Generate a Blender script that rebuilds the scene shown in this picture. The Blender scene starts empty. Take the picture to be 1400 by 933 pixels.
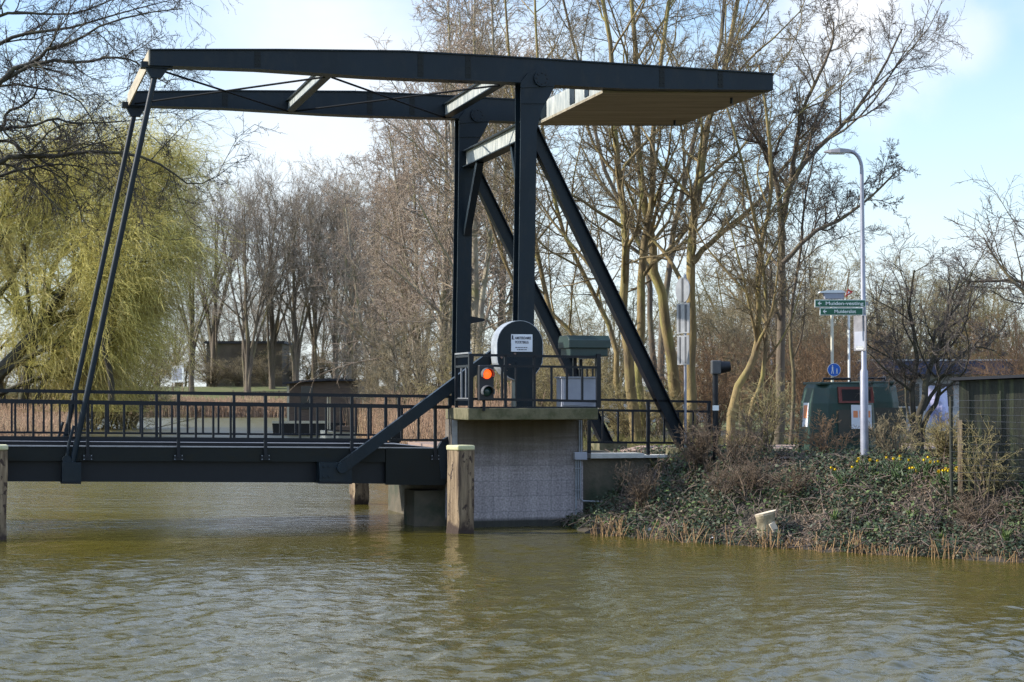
import bpy, math, random
import numpy as np
from mathutils import Vector, Matrix

random.seed(7)
C = bpy.context.scene.collection
SC = bpy.context.scene

# ------------------------------------------------------------------ camera
F = 2400.0                      # focal length in photo pixels (1400 wide)
EYE = 2.68                      # metres above the water
HOR = 540.0
PITCH = math.atan((HOR - 466.5) / F)
cam_d = bpy.data.cameras.new('camera')
cam = bpy.data.objects.new('camera', cam_d)
C.objects.link(cam)
cam.location = (0, 0, EYE)
cam.rotation_euler = (math.pi / 2 + PITCH, 0, 0)
cam_d.sensor_fit = 'HORIZONTAL'
cam_d.sensor_width = 36
cam_d.lens = 36 * F / 1400
cam_d.clip_start = 0.1
cam_d.clip_end = 20000
cam_d.dof.use_dof = True
cam_d.dof.focus_distance = 35.5
cam_d.dof.aperture_fstop = 2.8
SC.camera = cam

def ray(px, py):
    cx = (px - 700) / F
    cy = (466.5 - py) / F
    return (cx, math.cos(PITCH) - math.sin(PITCH) * cy, math.sin(PITCH) + math.cos(PITCH) * cy)

def P(px, py, d):               # world point seen at a photo pixel, d metres ahead
    x, y, z = ray(px, py)
    return Vector((x * d / y, d, EYE + z * d / y))

def G(px, py, z=0.0):           # world point on a horizontal plane
    x, y, zz = ray(px, py)
    t = (z - EYE) / zz
    return Vector((x * t, y * t, z))

# bridge frame: u along the bridge to the right, v across it (away), z up from the water
ANG = math.atan(0.3)
OX, OY = (715 - 700) / F * 35.8, 35.8
CA, SA = math.cos(ANG), math.sin(ANG)

def toL(x, y):
    x -= OX; y -= OY
    return x * CA + y * SA, -x * SA + y * CA

def toW(u, v, z=0.0):
    return Vector((OX + u * CA - v * SA, OY + u * SA + v * CA, z))

def V(px, py, v):
    x, y, z = ray(px, py)
    cu, cv = toL(0, 0)
    du, dv = x * CA + y * SA, -x * SA + y * CA
    t = (v - cv) / dv
    return cu + du * t, EYE + z * t

# ------------------------------------------------------------------ materials
def mat(name, c1, c2=None, scale=4.0, rough=0.6, bump=0.0, bscale=None, metal=0.0, spec=0.5,
        stretch=(1, 1, 1), c3=None, s3=1.0, detail=6.0, emit=None, lo=0.35, hi=0.65):
    m = bpy.data.materials.new(name)
    m.use_nodes = True
    nt = m.node_tree
    b = nt.nodes['Principled BSDF']
    b.inputs['Roughness'].default_value = rough
    b.inputs['Metallic'].default_value = metal
    b.inputs['Specular IOR Level'].default_value = spec
    if emit:
        b.inputs['Emission Color'].default_value = (*emit[0], 1)
        b.inputs['Emission Strength'].default_value = emit[1]
    tc = nt.nodes.new('ShaderNodeTexCoord')
    mp = nt.nodes.new('ShaderNodeMapping')
    mp.inputs['Scale'].default_value = stretch
    nt.links.new(tc.outputs['Object'], mp.inputs['Vector'])
    def noise(s, det=detail):
        n = nt.nodes.new('ShaderNodeTexNoise')
        n.inputs['Scale'].default_value = s
        n.inputs['Detail'].default_value = det
        n.inputs['Roughness'].default_value = 0.6
        nt.links.new(mp.outputs['Vector'], n.inputs['Vector'])
        return n
    if c2 is None:
        c2 = tuple(x * 0.75 for x in c1)
    n = noise(scale)
    mr = nt.nodes.new('ShaderNodeMapRange')
    mr.inputs['From Min'].default_value = lo
    mr.inputs['From Max'].default_value = hi
    nt.links.new(n.outputs['Fac'], mr.inputs['Value'])
    mx = nt.nodes.new('ShaderNodeMix'); mx.data_type = 'RGBA'
    mx.inputs['A'].default_value = (*c1, 1); mx.inputs['B'].default_value = (*c2, 1)
    nt.links.new(mr.outputs['Result'], mx.inputs['Factor'])
    out = mx.outputs['Result']
    if c3 is not None:
        n3 = noise(s3)
        m3 = nt.nodes.new('ShaderNodeMapRange')
        m3.inputs['From Min'].default_value = 0.5
        m3.inputs['From Max'].default_value = 0.68
        nt.links.new(n3.outputs['Fac'], m3.inputs['Value'])
        x3 = nt.nodes.new('ShaderNodeMix'); x3.data_type = 'RGBA'
        x3.inputs['B'].default_value = (*c3, 1)
        nt.links.new(m3.outputs['Result'], x3.inputs['Factor'])
        nt.links.new(out, x3.inputs['A'])
        out = x3.outputs['Result']
    nt.links.new(out, b.inputs['Base Color'])
    if bump:
        nb = noise(bscale or scale * 3)
        bp = nt.nodes.new('ShaderNodeBump')
        bp.inputs['Strength'].default_value = bump
        bp.inputs['Distance'].default_value = 0.02
        nt.links.new(nb.outputs['Fac'], bp.inputs['Height'])
        nt.links.new(bp.outputs['Normal'], b.inputs['Normal'])
    return m

M = {}
M['paint'] = mat('dark_blue_paint', (0.0042, 0.0130, 0.0215), (0.0032, 0.0092, 0.0145), 1.1, 0.42, 0.08, 30, spec=.28, stretch=(1, 1, .45), c3=(0.0105, 0.016, 0.02), s3=5)
M['green_paint'] = mat('dark_green_paint', (0.0050, 0.0075, 0.0075), (0.0065, 0.0095, 0.009), 1.7, 0.5, 0.05, 30, spec=.25, c3=(0.008, 0.009, 0.006), s3=6)
M['black_paint'] = mat('black_rail_paint', (0.0045, 0.0065, 0.011), (0.006, 0.0085, 0.013), 5, 0.42, spec=.3)
M['sunlit_grey'] = mat('sunlit_grey_paint', (0.40, 0.42, 0.40), (0.20, 0.23, 0.23), 2.2, 0.5, stretch=(1, 3.0, 0.5), c3=(0.5, 0.5, 0.45), s3=5)  # sun glint on the cross members put into a pale streaky grey
M['khaki'] = mat('khaki_board', (0.30, 0.265, 0.19), (0.20, 0.175, 0.125), 1.6, 0.75, 0.3, 6, stretch=(.35, 7, 1), c3=(0.16, 0.13, 0.085), s3=.9)
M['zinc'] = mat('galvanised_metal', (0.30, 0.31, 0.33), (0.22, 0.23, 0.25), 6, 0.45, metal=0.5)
M['white'] = mat('white_plate', (0.72, 0.74, 0.78), (0.62, 0.64, 0.68), 3, 0.4)
M['ink'] = mat('black_ink', (0.03, 0.03, 0.06), (0.02, 0.02, 0.04), 3, 0.5)
M['wood'] = mat('weathered_timber', (0.33, 0.25, 0.155), (0.17, 0.12, 0.072), 3.0, 0.85, 0.8, 9, stretch=(7, 7, 0.6), c3=(0.07, 0.042, 0.028), s3=1.5)
M['tar'] = mat('tarred_rod', (0.006, 0.008, 0.011), (0.008, 0.01, 0.013), 5, 0.7, spec=.08)
def pile_material():
    m = mat('rotting_pile_timber', (0.27, 0.20, 0.125), (0.13, 0.092, 0.055), 2.6, 0.9, 1.0, 8, stretch=(6, 6, 0.55), c3=(0.07, 0.046, 0.03), s3=1.3)
    nt = m.node_tree; b = nt.nodes['Principled BSDF']; src = b.inputs['Base Color'].links[0].from_socket
    tc = nt.nodes.new('ShaderNodeTexCoord')
    mp = nt.nodes.new('ShaderNodeMapping'); mp.inputs['Scale'].default_value = (1, 1, .6); nt.links.new(tc.outputs['Object'], mp.inputs['Vector'])
    n = nt.nodes.new('ShaderNodeTexNoise'); n.inputs['Scale'].default_value = 13; n.inputs['Detail'].default_value = 2; nt.links.new(mp.outputs['Vector'], n.inputs['Vector'])
    r = nt.nodes.new('ShaderNodeMapRange'); r.inputs['From Min'].default_value = .60; r.inputs['From Max'].default_value = .66; nt.links.new(n.outputs['Fac'], r.inputs['Value'])
    sp = nt.nodes.new('ShaderNodeSeparateXYZ'); nt.links.new(tc.outputs['Object'], sp.inputs[0])
    n2 = nt.nodes.new('ShaderNodeTexNoise'); n2.inputs['Scale'].default_value = 5; nt.links.new(tc.outputs['Object'], n2.inputs['Vector'])
    ma = nt.nodes.new('ShaderNodeMath'); ma.operation = 'MULTIPLY_ADD'; ma.inputs[1].default_value = .5; nt.links.new(n2.outputs['Fac'], ma.inputs[0]); nt.links.new(sp.outputs['Z'], ma.inputs[2])
    r2 = nt.nodes.new('ShaderNodeMapRange'); r2.inputs['From Min'].default_value = .48; r2.inputs['From Max'].default_value = .36; nt.links.new(ma.outputs[0], r2.inputs['Value'])
    mxn = nt.nodes.new('ShaderNodeMath'); mxn.operation = 'MAXIMUM'; nt.links.new(r.outputs['Result'], mxn.inputs[0]); nt.links.new(r2.outputs['Result'], mxn.inputs[1])
    x = nt.nodes.new('ShaderNodeMix'); x.data_type = 'RGBA'; x.inputs['B'].default_value = (0.045, 0.028, 0.02, 1)
    nt.links.new(mxn.outputs[0], x.inputs['Factor']); nt.links.new(src, x.inputs['A']); nt.links.new(x.outputs['Result'], b.inputs['Base Color'])
    return m
M['pile'] = pile_material()
M['woodcap'] = mat('lichen_cap', (0.52, 0.50, 0.33), (0.42, 0.42, 0.22), 6, 0.85, 0.4)
M['concrete_cap'] = mat('mossy_concrete', (0.15, 0.135, 0.075), (0.08, 0.073, 0.04), 3, 0.9, 0.4, 20, c3=(0.06, 0.065, 0.025), s3=3)
M['ledge'] = mat('pale_coping', (0.55, 0.54, 0.5), (0.42, 0.42, 0.38), 4, 0.8, 0.3, 20)
M['oldwall'] = mat('damp_concrete', (0.12, 0.10, 0.07), (0.065, 0.06, 0.042), 1.6, 0.9, 0.6, 14, c3=(0.025, 0.038, 0.02), s3=1.1)
M['pole'] = mat('grey_pole', (0.30, 0.31, 0.36), (0.22, 0.23, 0.28), 3, 0.4, metal=0.3)
M['sign_green'] = mat('sign_green', (0.008, 0.10, 0.055), (0.006, 0.085, 0.045), 3, 0.4)
M['sign_white'] = mat('sign_white', (0.75, 0.78, 0.78), (0.66, 0.7, 0.7), 3, 0.5)
M['sign_blue'] = mat('sign_blue', (0.02, 0.12, 0.50), (0.015, 0.10, 0.42), 3, 0.4)
M['sign_red'] = mat('sign_red', (0.55, 0.05, 0.03), None, 3, 0.5)
M['orange'] = mat('orange_print', (0.75, 0.22, 0.08), (0.7, 0.3, 0.15), 20, 0.5)
M['bin'] = mat('green_bin_plastic', (0.015, 0.047, 0.033), (0.011, 0.036, 0.028), 3, 0.5, c3=(0.025, 0.042, 0.028), s3=4)
M['bin_panel'] = mat('brown_bin_panel', (0.055, 0.05, 0.035), (0.035, 0.04, 0.03), 3, 0.6)
M['bin_red'] = mat('red_bin_frame', (0.16, 0.03, 0.02), None, 3, 0.5)
M['dark'] = mat('dark_void', (0.012, 0.012, 0.012), None, 3, 0.8)
M['grey_box'] = mat('grey_cabinet', (0.34, 0.36, 0.42), (0.28, 0.30, 0.36), 3, 0.45)
M['box_green'] = mat('green_cabinet', (0.018, 0.040, 0.036), (0.015, 0.032, 0.03), 4, 0.45)
M['pvc'] = mat('grey_pipe', (0.30, 0.33, 0.36), (0.2, 0.22, 0.24), 5, 0.5)
M['red_lamp'] = mat('red_lamp_glass', (0.9, 0.10, 0.02), None, 3, 0.3, emit=((1.0, 0.11, 0.015), 1.1))
M['dark_lamp'] = mat('unlit_green_glass', (0.01, 0.05, 0.05), None, 3, 0.15)
M['hood'] = mat('lamp_hood', (0.10, 0.105, 0.115), None, 3, 0.45)
M['asphalt'] = mat('brick_paving', (0.30, 0.21, 0.17), (0.22, 0.16, 0.13), 8, 0.9, 0.4, 40)
M['path'] = mat('pale_path', (0.38, 0.35, 0.31), (0.28, 0.26, 0.23), 4, 0.9, 0.3, 30)
M['deck'] = mat('bridge_deck_surface', (0.16, 0.17, 0.19), (0.12, 0.13, 0.14), 5, 0.7, 0.2, 40)
M['boards'] = mat('tarred_boards', (0.035, 0.035, 0.025), (0.016, 0.019, 0.013), 2.2, 0.85, 0.5, 12, stretch=(8, 8, 0.6), c3=(0.075, 0.085, 0.04), s3=1.2)
M['cabin'] = mat('brown_cabin_boards', (0.14, 0.10, 0.072), (0.09, 0.066, 0.05), 2, 0.8, 0.3, 10, stretch=(1, 1, 6))
M['roof'] = mat('dark_roof_felt', (0.05, 0.05, 0.055), (0.035, 0.035, 0.04), 2, 0.8)
M['blue_roof'] = mat('blue_sheet_roof', (0.03, 0.04, 0.09), (0.022, 0.03, 0.07), 2, 0.5)
M['plaster'] = mat('pale_wall', (0.45, 0.45, 0.45), (0.33, 0.34, 0.34), 2, 0.85, c3=(0.25, 0.24, 0.22), s3=2)
M['cream'] = mat('cream_hull', (0.62, 0.57, 0.42), (0.5, 0.46, 0.35), 2, 0.5)
M['hull'] = mat('grey_hull', (0.36, 0.38, 0.36), (0.28, 0.3, 0.29), 2, 0.5)
M['glass'] = mat('dark_glass', (0.02, 0.025, 0.03), None, 2, 0.08)
M['tarp'] = mat('blue_white_sheet', (0.42, 0.42, 0.68), (0.62, 0.63, 0.75), 3.5, 0.6)
M['carpaint'] = mat('white_car_paint', (0.6, 0.62, 0.66), None, 2, 0.3)
M['rubber'] = mat('tyre_rubber', (0.02, 0.02, 0.02), None, 4, 0.8)
M['stump_cut'] = mat('fresh_cut_wood', (0.62, 0.54, 0.42), (0.5, 0.42, 0.3), 8, 0.8)
M['stump_bark'] = mat('torn_bark', (0.30, 0.26, 0.17), (0.13, 0.11, 0.07), 5, 0.9, 0.6, lo=0.45, hi=0.6)
# plants
M['bark_moss'] = mat('mossy_bark', (0.27, 0.20, 0.085), (0.115, 0.085, 0.048), 2.2, 0.95, 0.8, 16, stretch=(2, 2, 0.5), c3=(0.24, 0.22, 0.07), s3=1.3)
M['bark_grey'] = mat('grey_brown_bark', (0.15, 0.12, 0.085), (0.085, 0.066, 0.05), 2.0, 0.95, 0.8, 14, stretch=(2, 2, 0.5), c3=(0.17, 0.15, 0.07), s3=1.2)
M['bark_dark'] = mat('dark_wet_bark', (0.06, 0.052, 0.035), (0.03, 0.026, 0.02), 2.0, 0.9, 0.6, 14, c3=(0.075, 0.07, 0.028), s3=1.5)
M['bark_pale'] = mat('pale_birch_bark', (0.34, 0.30, 0.22), (0.13, 0.10, 0.08), 3.0, 0.9, 0.6, 14, c3=(0.2, 0.19, 0.08), s3=1.2)
M['twig_brown'] = mat('brown_twigs', (0.27, 0.22, 0.13), (0.185, 0.15, 0.09), 0.5, 0.9)
M['twig_red'] = mat('red_brown_twigs', (0.32, 0.25, 0.19), (0.245, 0.19, 0.15), 0.25, 0.9, c3=(0.33, 0.28, 0.15), s3=0.2)
M['twig_olive'] = mat('olive_twigs', (0.30, 0.25, 0.115), (0.21, 0.175, 0.085), 0.4, 0.9)
M['twig_mid'] = mat('olive_brown_twigs', (0.18, 0.14, 0.072), (0.11, 0.085, 0.05), 0.5, 0.9)
M['twig_shade'] = mat('grey_brown_twigs', (0.115, 0.092, 0.075), (0.075, 0.06, 0.05), 0.6, 0.9)
M['bramble'] = mat('dark_bramble_stems', (0.15, 0.105, 0.068), (0.085, 0.062, 0.042), 2.5, 0.8)
M['twig_dark'] = mat('dark_twigs', (0.055, 0.046, 0.042), (0.036, 0.03, 0.028), 0.6, 0.9)
M['twig_grey'] = mat('grey_twigs', (0.27, 0.23, 0.185), (0.21, 0.175, 0.14), 0.3, 0.9)
M['twig_orange'] = mat('orange_twigs', (0.27, 0.165, 0.085), (0.19, 0.12, 0.07), 1.5, 0.9)
M['willow'] = mat('willow_strands', (0.56, 0.49, 0.13), (0.46, 0.40, 0.11), 0.35, 0.8, c3=(0.38, 0.29, 0.14), s3=0.25)
M['ivy'] = mat('ivy_leaves', (0.015, 0.030, 0.010), (0.035, 0.060, 0.018), 7, 0.6, c3=(0.055, 0.048, 0.02), s3=2.5)
M['weed'] = mat('fresh_weeds', (0.085, 0.13, 0.025), (0.055, 0.085, 0.02), 5, 0.6)
M['deadleaf'] = mat('dead_leaves', (0.17, 0.11, 0.07), (0.08, 0.055, 0.038), 9, 0.8, c3=(0.28, 0.22, 0.15), s3=6)
M['stick'] = mat('dead_sticks', (0.17, 0.13, 0.10), (0.085, 0.062, 0.05), 4, 0.9)
M['reed'] = mat('dry_reed', (0.36, 0.235, 0.155), (0.25, 0.16, 0.105), 0.7, 0.85, c3=(0.33, 0.25, 0.15), s3=0.3)
M['stubble'] = mat('cut_reed_stubble', (0.33, 0.21, 0.095), (0.17, 0.10, 0.05), 4, 0.85)
M['daff'] = mat('yellow_petals', (0.80, 0.60, 0.02), (0.72, 0.48, 0.01), 9, 0.6)
M['daffleaf'] = mat('daffodil_leaves', (0.055, 0.10, 0.03), (0.04, 0.075, 0.025), 5, 0.5)
M['litter'] = mat('pale_plastic', (0.5, 0.55, 0.66), (0.65, 0.68, 0.75), 8, 0.5)

def wall_material():
    m = bpy.data.materials.new('concrete_block_wall'); m.use_nodes = True
    nt = m.node_tree; b = nt.nodes['Principled BSDF']; b.inputs['Roughness'].default_value = 0.85
    tc = nt.nodes.new('ShaderNodeTexCoord')
    sp = nt.nodes.new('ShaderNodeSeparateXYZ'); nt.links.new(tc.outputs['Object'], sp.inputs[0])
    cb = nt.nodes.new('ShaderNodeCombineXYZ')
    nt.links.new(sp.outputs['X'], cb.inputs['X']); nt.links.new(sp.outputs['Z'], cb.inputs['Y']); nt.links.new(sp.outputs['Y'], cb.inputs['Z'])
    br = nt.nodes.new('ShaderNodeTexBrick')
    br.inputs['Scale'].default_value = 1.0
    br.inputs['Brick Width'].default_value = 0.62
    br.inputs['Row Height'].default_value = 0.31
    br.inputs['Mortar Size'].default_value = 0.008
    br.inputs['Mortar Smooth'].default_value = 0.5
    br.inputs['Color1'].default_value = (0.33, 0.30, 0.305, 1)
    br.inputs['Color2'].default_value = (0.285, 0.26, 0.265, 1)
    br.inputs['Mortar'].default_value = (0.21, 0.20, 0.21, 1)
    nt.links.new(cb.outputs[0], br.inputs['Vector'])
    n = nt.nodes.new('ShaderNodeTexNoise'); n.inputs['Scale'].default_value = 26; n.inputs['Detail'].default_value = 5
    nt.links.new(tc.outputs['Object'], n.inputs['Vector'])
    mr = nt.nodes.new('ShaderNodeMapRange'); mr.inputs['From Min'].default_value = 0.35; mr.inputs['From Max'].default_value = 0.68
    mr.inputs['To Min'].default_value = 0.72; mr.inputs['To Max'].default_value = 1.32
    nt.links.new(n.outputs['Fac'], mr.inputs['Value'])
    mu = nt.nodes.new('ShaderNodeMix'); mu.data_type = 'RGBA'; mu.blend_type = 'MULTIPLY'; mu.inputs['Factor'].default_value = 1
    nt.links.new(br.outputs['Color'], mu.inputs['A']); nt.links.new(mr.outputs['Result'], mu.inputs['B'])
    # top courses browned darker, painting in the slab's shade, edge broken by stretched noise
    mp = nt.nodes.new('ShaderNodeMapping'); mp.inputs['Scale'].default_value = (0.35, 0.35, 5)
    nt.links.new(tc.outputs['Object'], mp.inputs['Vector'])
    n2 = nt.nodes.new('ShaderNodeTexNoise'); n2.inputs['Scale'].default_value = 1.7; n2.inputs['Detail'].default_value = 7
    nt.links.new(mp.outputs['Vector'], n2.inputs['Vector'])
    ad = nt.nodes.new('ShaderNodeMath'); ad.operation = 'MULTIPLY_ADD'; ad.inputs[1].default_value = 0.9; 
    nt.links.new(n2.outputs['Fac'], ad.inputs[0]); nt.links.new(sp.outputs['Z'], ad.inputs[2])
    mr2 = nt.nodes.new('ShaderNodeMapRange'); mr2.inputs['From Min'].default_value = 1.5; mr2.inputs['From Max'].default_value = 2.3
    nt.links.new(ad.outputs[0], mr2.inputs['Value'])
    x2 = nt.nodes.new('ShaderNodeMix'); x2.data_type = 'RGBA'; x2.inputs['B'].default_value = (0.11, 0.092, 0.072, 1)
    nt.links.new(mr2.outputs['Result'], x2.inputs['Factor']); nt.links.new(mu.outputs['Result'], x2.inputs['A'])
    # wet dark line at the water
    mr3 = nt.nodes.new('ShaderNodeMapRange'); mr3.inputs['From Min'].default_value = 0.20; mr3.inputs['From Max'].default_value = 0.12
    nt.links.new(sp.outputs['Z'], mr3.inputs['Value'])
    x3 = nt.nodes.new('ShaderNodeMix'); x3.data_type = 'RGBA'; x3.inputs['B'].default_value = (0.035, 0.035, 0.028, 1)
    nt.links.new(mr3.outputs['Result'], x3.inputs['Factor']); nt.links.new(x2.outputs['Result'], x3.inputs['A'])
    # damp streaks running down from the slab
    mp4 = nt.nodes.new('ShaderNodeMapping'); mp4.inputs['Scale'].default_value = (5, 5, .3); nt.links.new(tc.outputs['Object'], mp4.inputs['Vector'])
    n4 = nt.nodes.new('ShaderNodeTexNoise'); n4.inputs['Scale'].default_value = 1.3; n4.inputs['Detail'].default_value = 5; nt.links.new(mp4.outputs['Vector'], n4.inputs['Vector'])
    mr4 = nt.nodes.new('ShaderNodeMapRange'); mr4.inputs['From Min'].default_value = .38; mr4.inputs['From Max'].default_value = .62; mr4.inputs['To Min'].default_value = .86; mr4.inputs['To Max'].default_value = 1.08
    nt.links.new(n4.outputs['Fac'], mr4.inputs['Value'])
    x4 = nt.nodes.new('ShaderNodeMix'); x4.data_type = 'RGBA'; x4.blend_type = 'MULTIPLY'; x4.inputs['Factor'].default_value = 1
    nt.links.new(x3.outputs['Result'], x4.inputs['A']); nt.links.new(mr4.outputs['Result'], x4.inputs['B'])
    nt.links.new(x4.outputs['Result'], b.inputs['Base Color'])
    bp = nt.nodes.new('ShaderNodeBump'); bp.inputs['Strength'].default_value = 0.5; bp.inputs['Distance'].default_value = 0.02
    nt.links.new(n.outputs['Fac'], bp.inputs['Height']); nt.links.new(bp.outputs['Normal'], b.inputs['Normal'])
    return m
M['wall'] = wall_material()

def water_material():
    m = bpy.data.materials.new('canal_water'); m.use_nodes = True
    nt = m.node_tree; b = nt.nodes['Principled BSDF']
    b.inputs['Base Color'].default_value = (0.072, 0.060, 0.009, 1)
    b.inputs['Roughness'].default_value = 0.11
    b.inputs['IOR'].default_value = 1.5
    tc = nt.nodes.new('ShaderNodeTexCoord')
    def noise(sc, st, det, rough=0.55, dist=0.0):
        mp = nt.nodes.new('ShaderNodeMapping'); mp.inputs['Scale'].default_value = st
        mp.inputs['Rotation'].default_value = (0, 0, 0.25)
        nt.links.new(tc.outputs['Object'], mp.inputs['Vector'])
        n = nt.nodes.new('ShaderNodeTexNoise'); n.inputs['Scale'].default_value = sc; n.inputs['Detail'].default_value = det
        n.inputs['Roughness'].default_value = rough; n.inputs['Distortion'].default_value = dist
        nt.links.new(mp.outputs['Vector'], n.inputs['Vector'])
        return n.outputs['Fac']
    spw = nt.nodes.new('ShaderNodeSeparateXYZ'); nt.links.new(tc.outputs['Object'], spw.inputs[0])
    rw = nt.nodes.new('ShaderNodeMapRange'); rw.inputs['From Min'].default_value = 46; rw.inputs['From Max'].default_value = 85
    rw.inputs['To Min'].default_value = 0.12; rw.inputs['To Max'].default_value = 0.42
    nt.links.new(spw.outputs['Y'], rw.inputs['Value']); nt.links.new(rw.outputs['Result'], b.inputs['Roughness'])
    big = noise(0.45, (0.8, 1.3, 1), 2)
    mid = noise(1.9, (0.8, 1.25, 1), 3, dist=0.4)
    fine = noise(7.5, (0.8, 1.2, 1), 3, dist=0.3)
    gust = noise(0.09, (0.7, 1.6, 1), 2)
    def ma(op, a, bb):
        n = nt.nodes.new('ShaderNodeMath'); n.operation = op
        for i, x in enumerate((a, bb)):
            if isinstance(x, (int, float)): n.inputs[i].default_value = x
            else: nt.links.new(x, n.inputs[i])
        return n.outputs[0]
    gm = nt.nodes.new('ShaderNodeMapRange'); gm.inputs['From Min'].default_value = 0.35; gm.inputs['From Max'].default_value = 0.65
    gm.inputs['To Min'].default_value = 0.55; gm.inputs['To Max'].default_value = 1.25
    nt.links.new(gust, gm.inputs['Value'])
    h = ma('ADD', ma('MULTIPLY', big, 0.05), ma('ADD', ma('MULTIPLY', mid, 0.045), ma('MULTIPLY', fine, 0.018)))
    h = ma('MULTIPLY', h, gm.outputs['Result'])
    bp = nt.nodes.new('ShaderNodeBump'); bp.inputs['Strength'].default_value = 1.0; bp.inputs['Distance'].default_value = 1.0
    nt.links.new(h, bp.inputs['Height']); nt.links.new(bp.outputs['Normal'], b.inputs['Normal'])
    return m
M['water'] = water_material()

def ground_material():
    m = mat('bank_soil', (0.032, 0.026, 0.018), (0.055, 0.044, 0.03), 2.5, 0.95, 0.8, 9, c3=(0.03, 0.038, 0.014), s3=0.35)
    return m
M['ground'] = ground_material()
M['grass'] = mat('rough_grass', (0.085, 0.105, 0.028), (0.12, 0.115, 0.045), 0.6, 0.95, 0.6, 8)

# ------------------------------------------------------------------ mesh helpers
class MB:
    def __init__(self): self.v = []; self.f = []
    def add(self, verts, faces):
        o = len(self.v); self.v += [tuple(x) for x in verts]; self.f += [tuple(i + o for i in f) for f in faces]
        return self
    def box(self, a, b):
        x0, y0, z0 = a; x1, y1, z1 = b
        return self.add([(x0,y0,z0),(x1,y0,z0),(x1,y1,z0),(x0,y1,z0),(x0,y0,z1),(x1,y0,z1),(x1,y1,z1),(x0,y1,z1)],
                        [(0,3,2,1),(4,5,6,7),(0,1,5,4),(1,2,6,5),(2,3,7,6),(3,0,4,7)])
    def prism(self, pts, v0, v1):           # outline in (u, z), extruded along v
        n = len(pts)
        vs = [(u, v0, z) for u, z in pts] + [(u, v1, z) for u, z in pts]
        fs = [tuple(range(n)), tuple(range(2 * n - 1, n - 1, -1))]
        fs += [(i, i + n, (i + 1) % n + n, (i + 1) % n) for i in range(n)]
        return self.add(vs, fs)
    def bar(self, p0, p1, w, h, up=(0, 0, 1)):
        p0 = Vector(p0); p1 = Vector(p1); t = (p1 - p0).normalized()
        up = Vector(up)
        s = t.cross(up)
        if s.length < 1e-4: s = t.cross(Vector((0, 1, 0)))
        s.normalize(); n = s.cross(t).normalized()
        vs = []
        for p in (p0, p1):
            for a, b in ((-1,-1),(1,-1),(1,1),(-1,1)):
                vs.append(p + s * (a * w / 2) + n * (b * h / 2))
        return self.add(vs, [(0,3,2,1),(4,5,6,7),(0,1,5,4),(1,2,6,5),(2,3,7,6),(3,0,4,7)])
    def tube(self, pts, rad, n=10, cap=True):
        pts = [Vector(p) for p in pts]
        if not isinstance(rad, (list, tuple)): rad = [rad] * len(pts)
        rings = []; base = len(self.v); ref = None
        for i, p in enumerate(pts):
            t = (pts[min(i + 1, len(pts) - 1)] - pts[max(i - 1, 0)]).normalized()
            if ref is None:
                ref = Vector((0, 0, 1)) if abs(t.z) < 0.9 else Vector((1, 0, 0))
            a = t.cross(ref).normalized(); b = a.cross(t).normalized()
            ref = b
            for k in range(n):
                q = 2 * math.pi * k / n
                self.v.append(tuple(p + (a * math.cos(q) + b * math.sin(q)) * rad[i]))
        for i in range(len(pts) - 1):
            for k in range(n):
                k2 = (k + 1) % n
                self.f.append((base + i*n + k, base + i*n + k2, base + (i+1)*n + k2, base + (i+1)*n + k))
        if cap:
            self.f.append(tuple(base + k for k in range(n - 1, -1, -1)))
            self.f.append(tuple(base + (len(pts)-1)*n + k for k in range(n)))
        return self
    def disc(self, c, axis, r, th, n=28):
        c = Vector(c); axis = Vector(axis).normalized()
        return self.tube([c - axis * th / 2, c + axis * th / 2], r, n)
    def build(self, name, m, parent=None, smooth=False, bevel=0):
        me = bpy.data.meshes.new(name)
        me.from_pydata(self.v, [], self.f)
        me.materials.append(m)
        if smooth:
            me.shade_smooth()
            try: me.set_sharp_from_angle(angle=math.radians(40))
            except Exception: pass
        me.update()
        o = bpy.data.objects.new(name, me); C.objects.link(o)
        if parent is not None: o.parent = parent
        if bevel:
            b = o.modifiers.new('bevel', 'BEVEL'); b.width = bevel; b.segments = 2; b.limit_method = 'ANGLE'
        return o

def tag(o, label=None, cat=None, group=None, kind=None):
    if label: o['label'] = label
    if cat: o['category'] = cat
    if group: o['group'] = group
    if kind: o['kind'] = kind
    return o

def thing(name, label, cat, loc=(0, 0, 0), rz=0.0, group=None):
    e = bpy.data.objects.new(name, None); C.objects.link(e)
    e.location = loc; e.rotation_euler = (0, 0, rz); e.empty_display_size = 0.3
    return tag(e, label, cat, group)

def copy_tree(o, parent=None):
    c = o.copy(); C.objects.link(c)
    if parent is not None: c.parent = parent
    for ch in list(o.children): copy_tree(ch, c)
    return c

def text(name, body, size, m, parent, loc, rot, width=None, align='CENTER'):
    cu = bpy.data.curves.new(name, 'FONT'); cu.body = body; cu.size = size; cu.align_x = align; cu.align_y = 'CENTER'
    cu.extrude = 0.0015; cu.offset = size * .012
    t = bpy.data.objects.new('tmp', cu); C.objects.link(t)
    bpy.context.view_layer.update()
    me = bpy.data.meshes.new_from_object(t.evaluated_get(bpy.context.evaluated_depsgraph_get()))
    C.objects.unlink(t); bpy.data.objects.remove(t)
    me.materials.clear(); me.materials.append(m)
    co = np.zeros(len(me.vertices) * 3); me.vertices.foreach_get('co', co); co = co.reshape(-1, 3)
    if width and len(co):
        w = co[:, 0].max() - co[:, 0].min()
        for v in me.vertices: v.co.x *= width / w
    o = bpy.data.objects.new(name, me); C.objects.link(o); o.parent = parent
    o.location = loc; o.rotation_euler = rot
    return o

# ------------------------------------------------------------------ vectorised branch growth
def nrm(a): return a / np.maximum(np.linalg.norm(a, axis=-1, keepdims=True), 1e-9)

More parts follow.
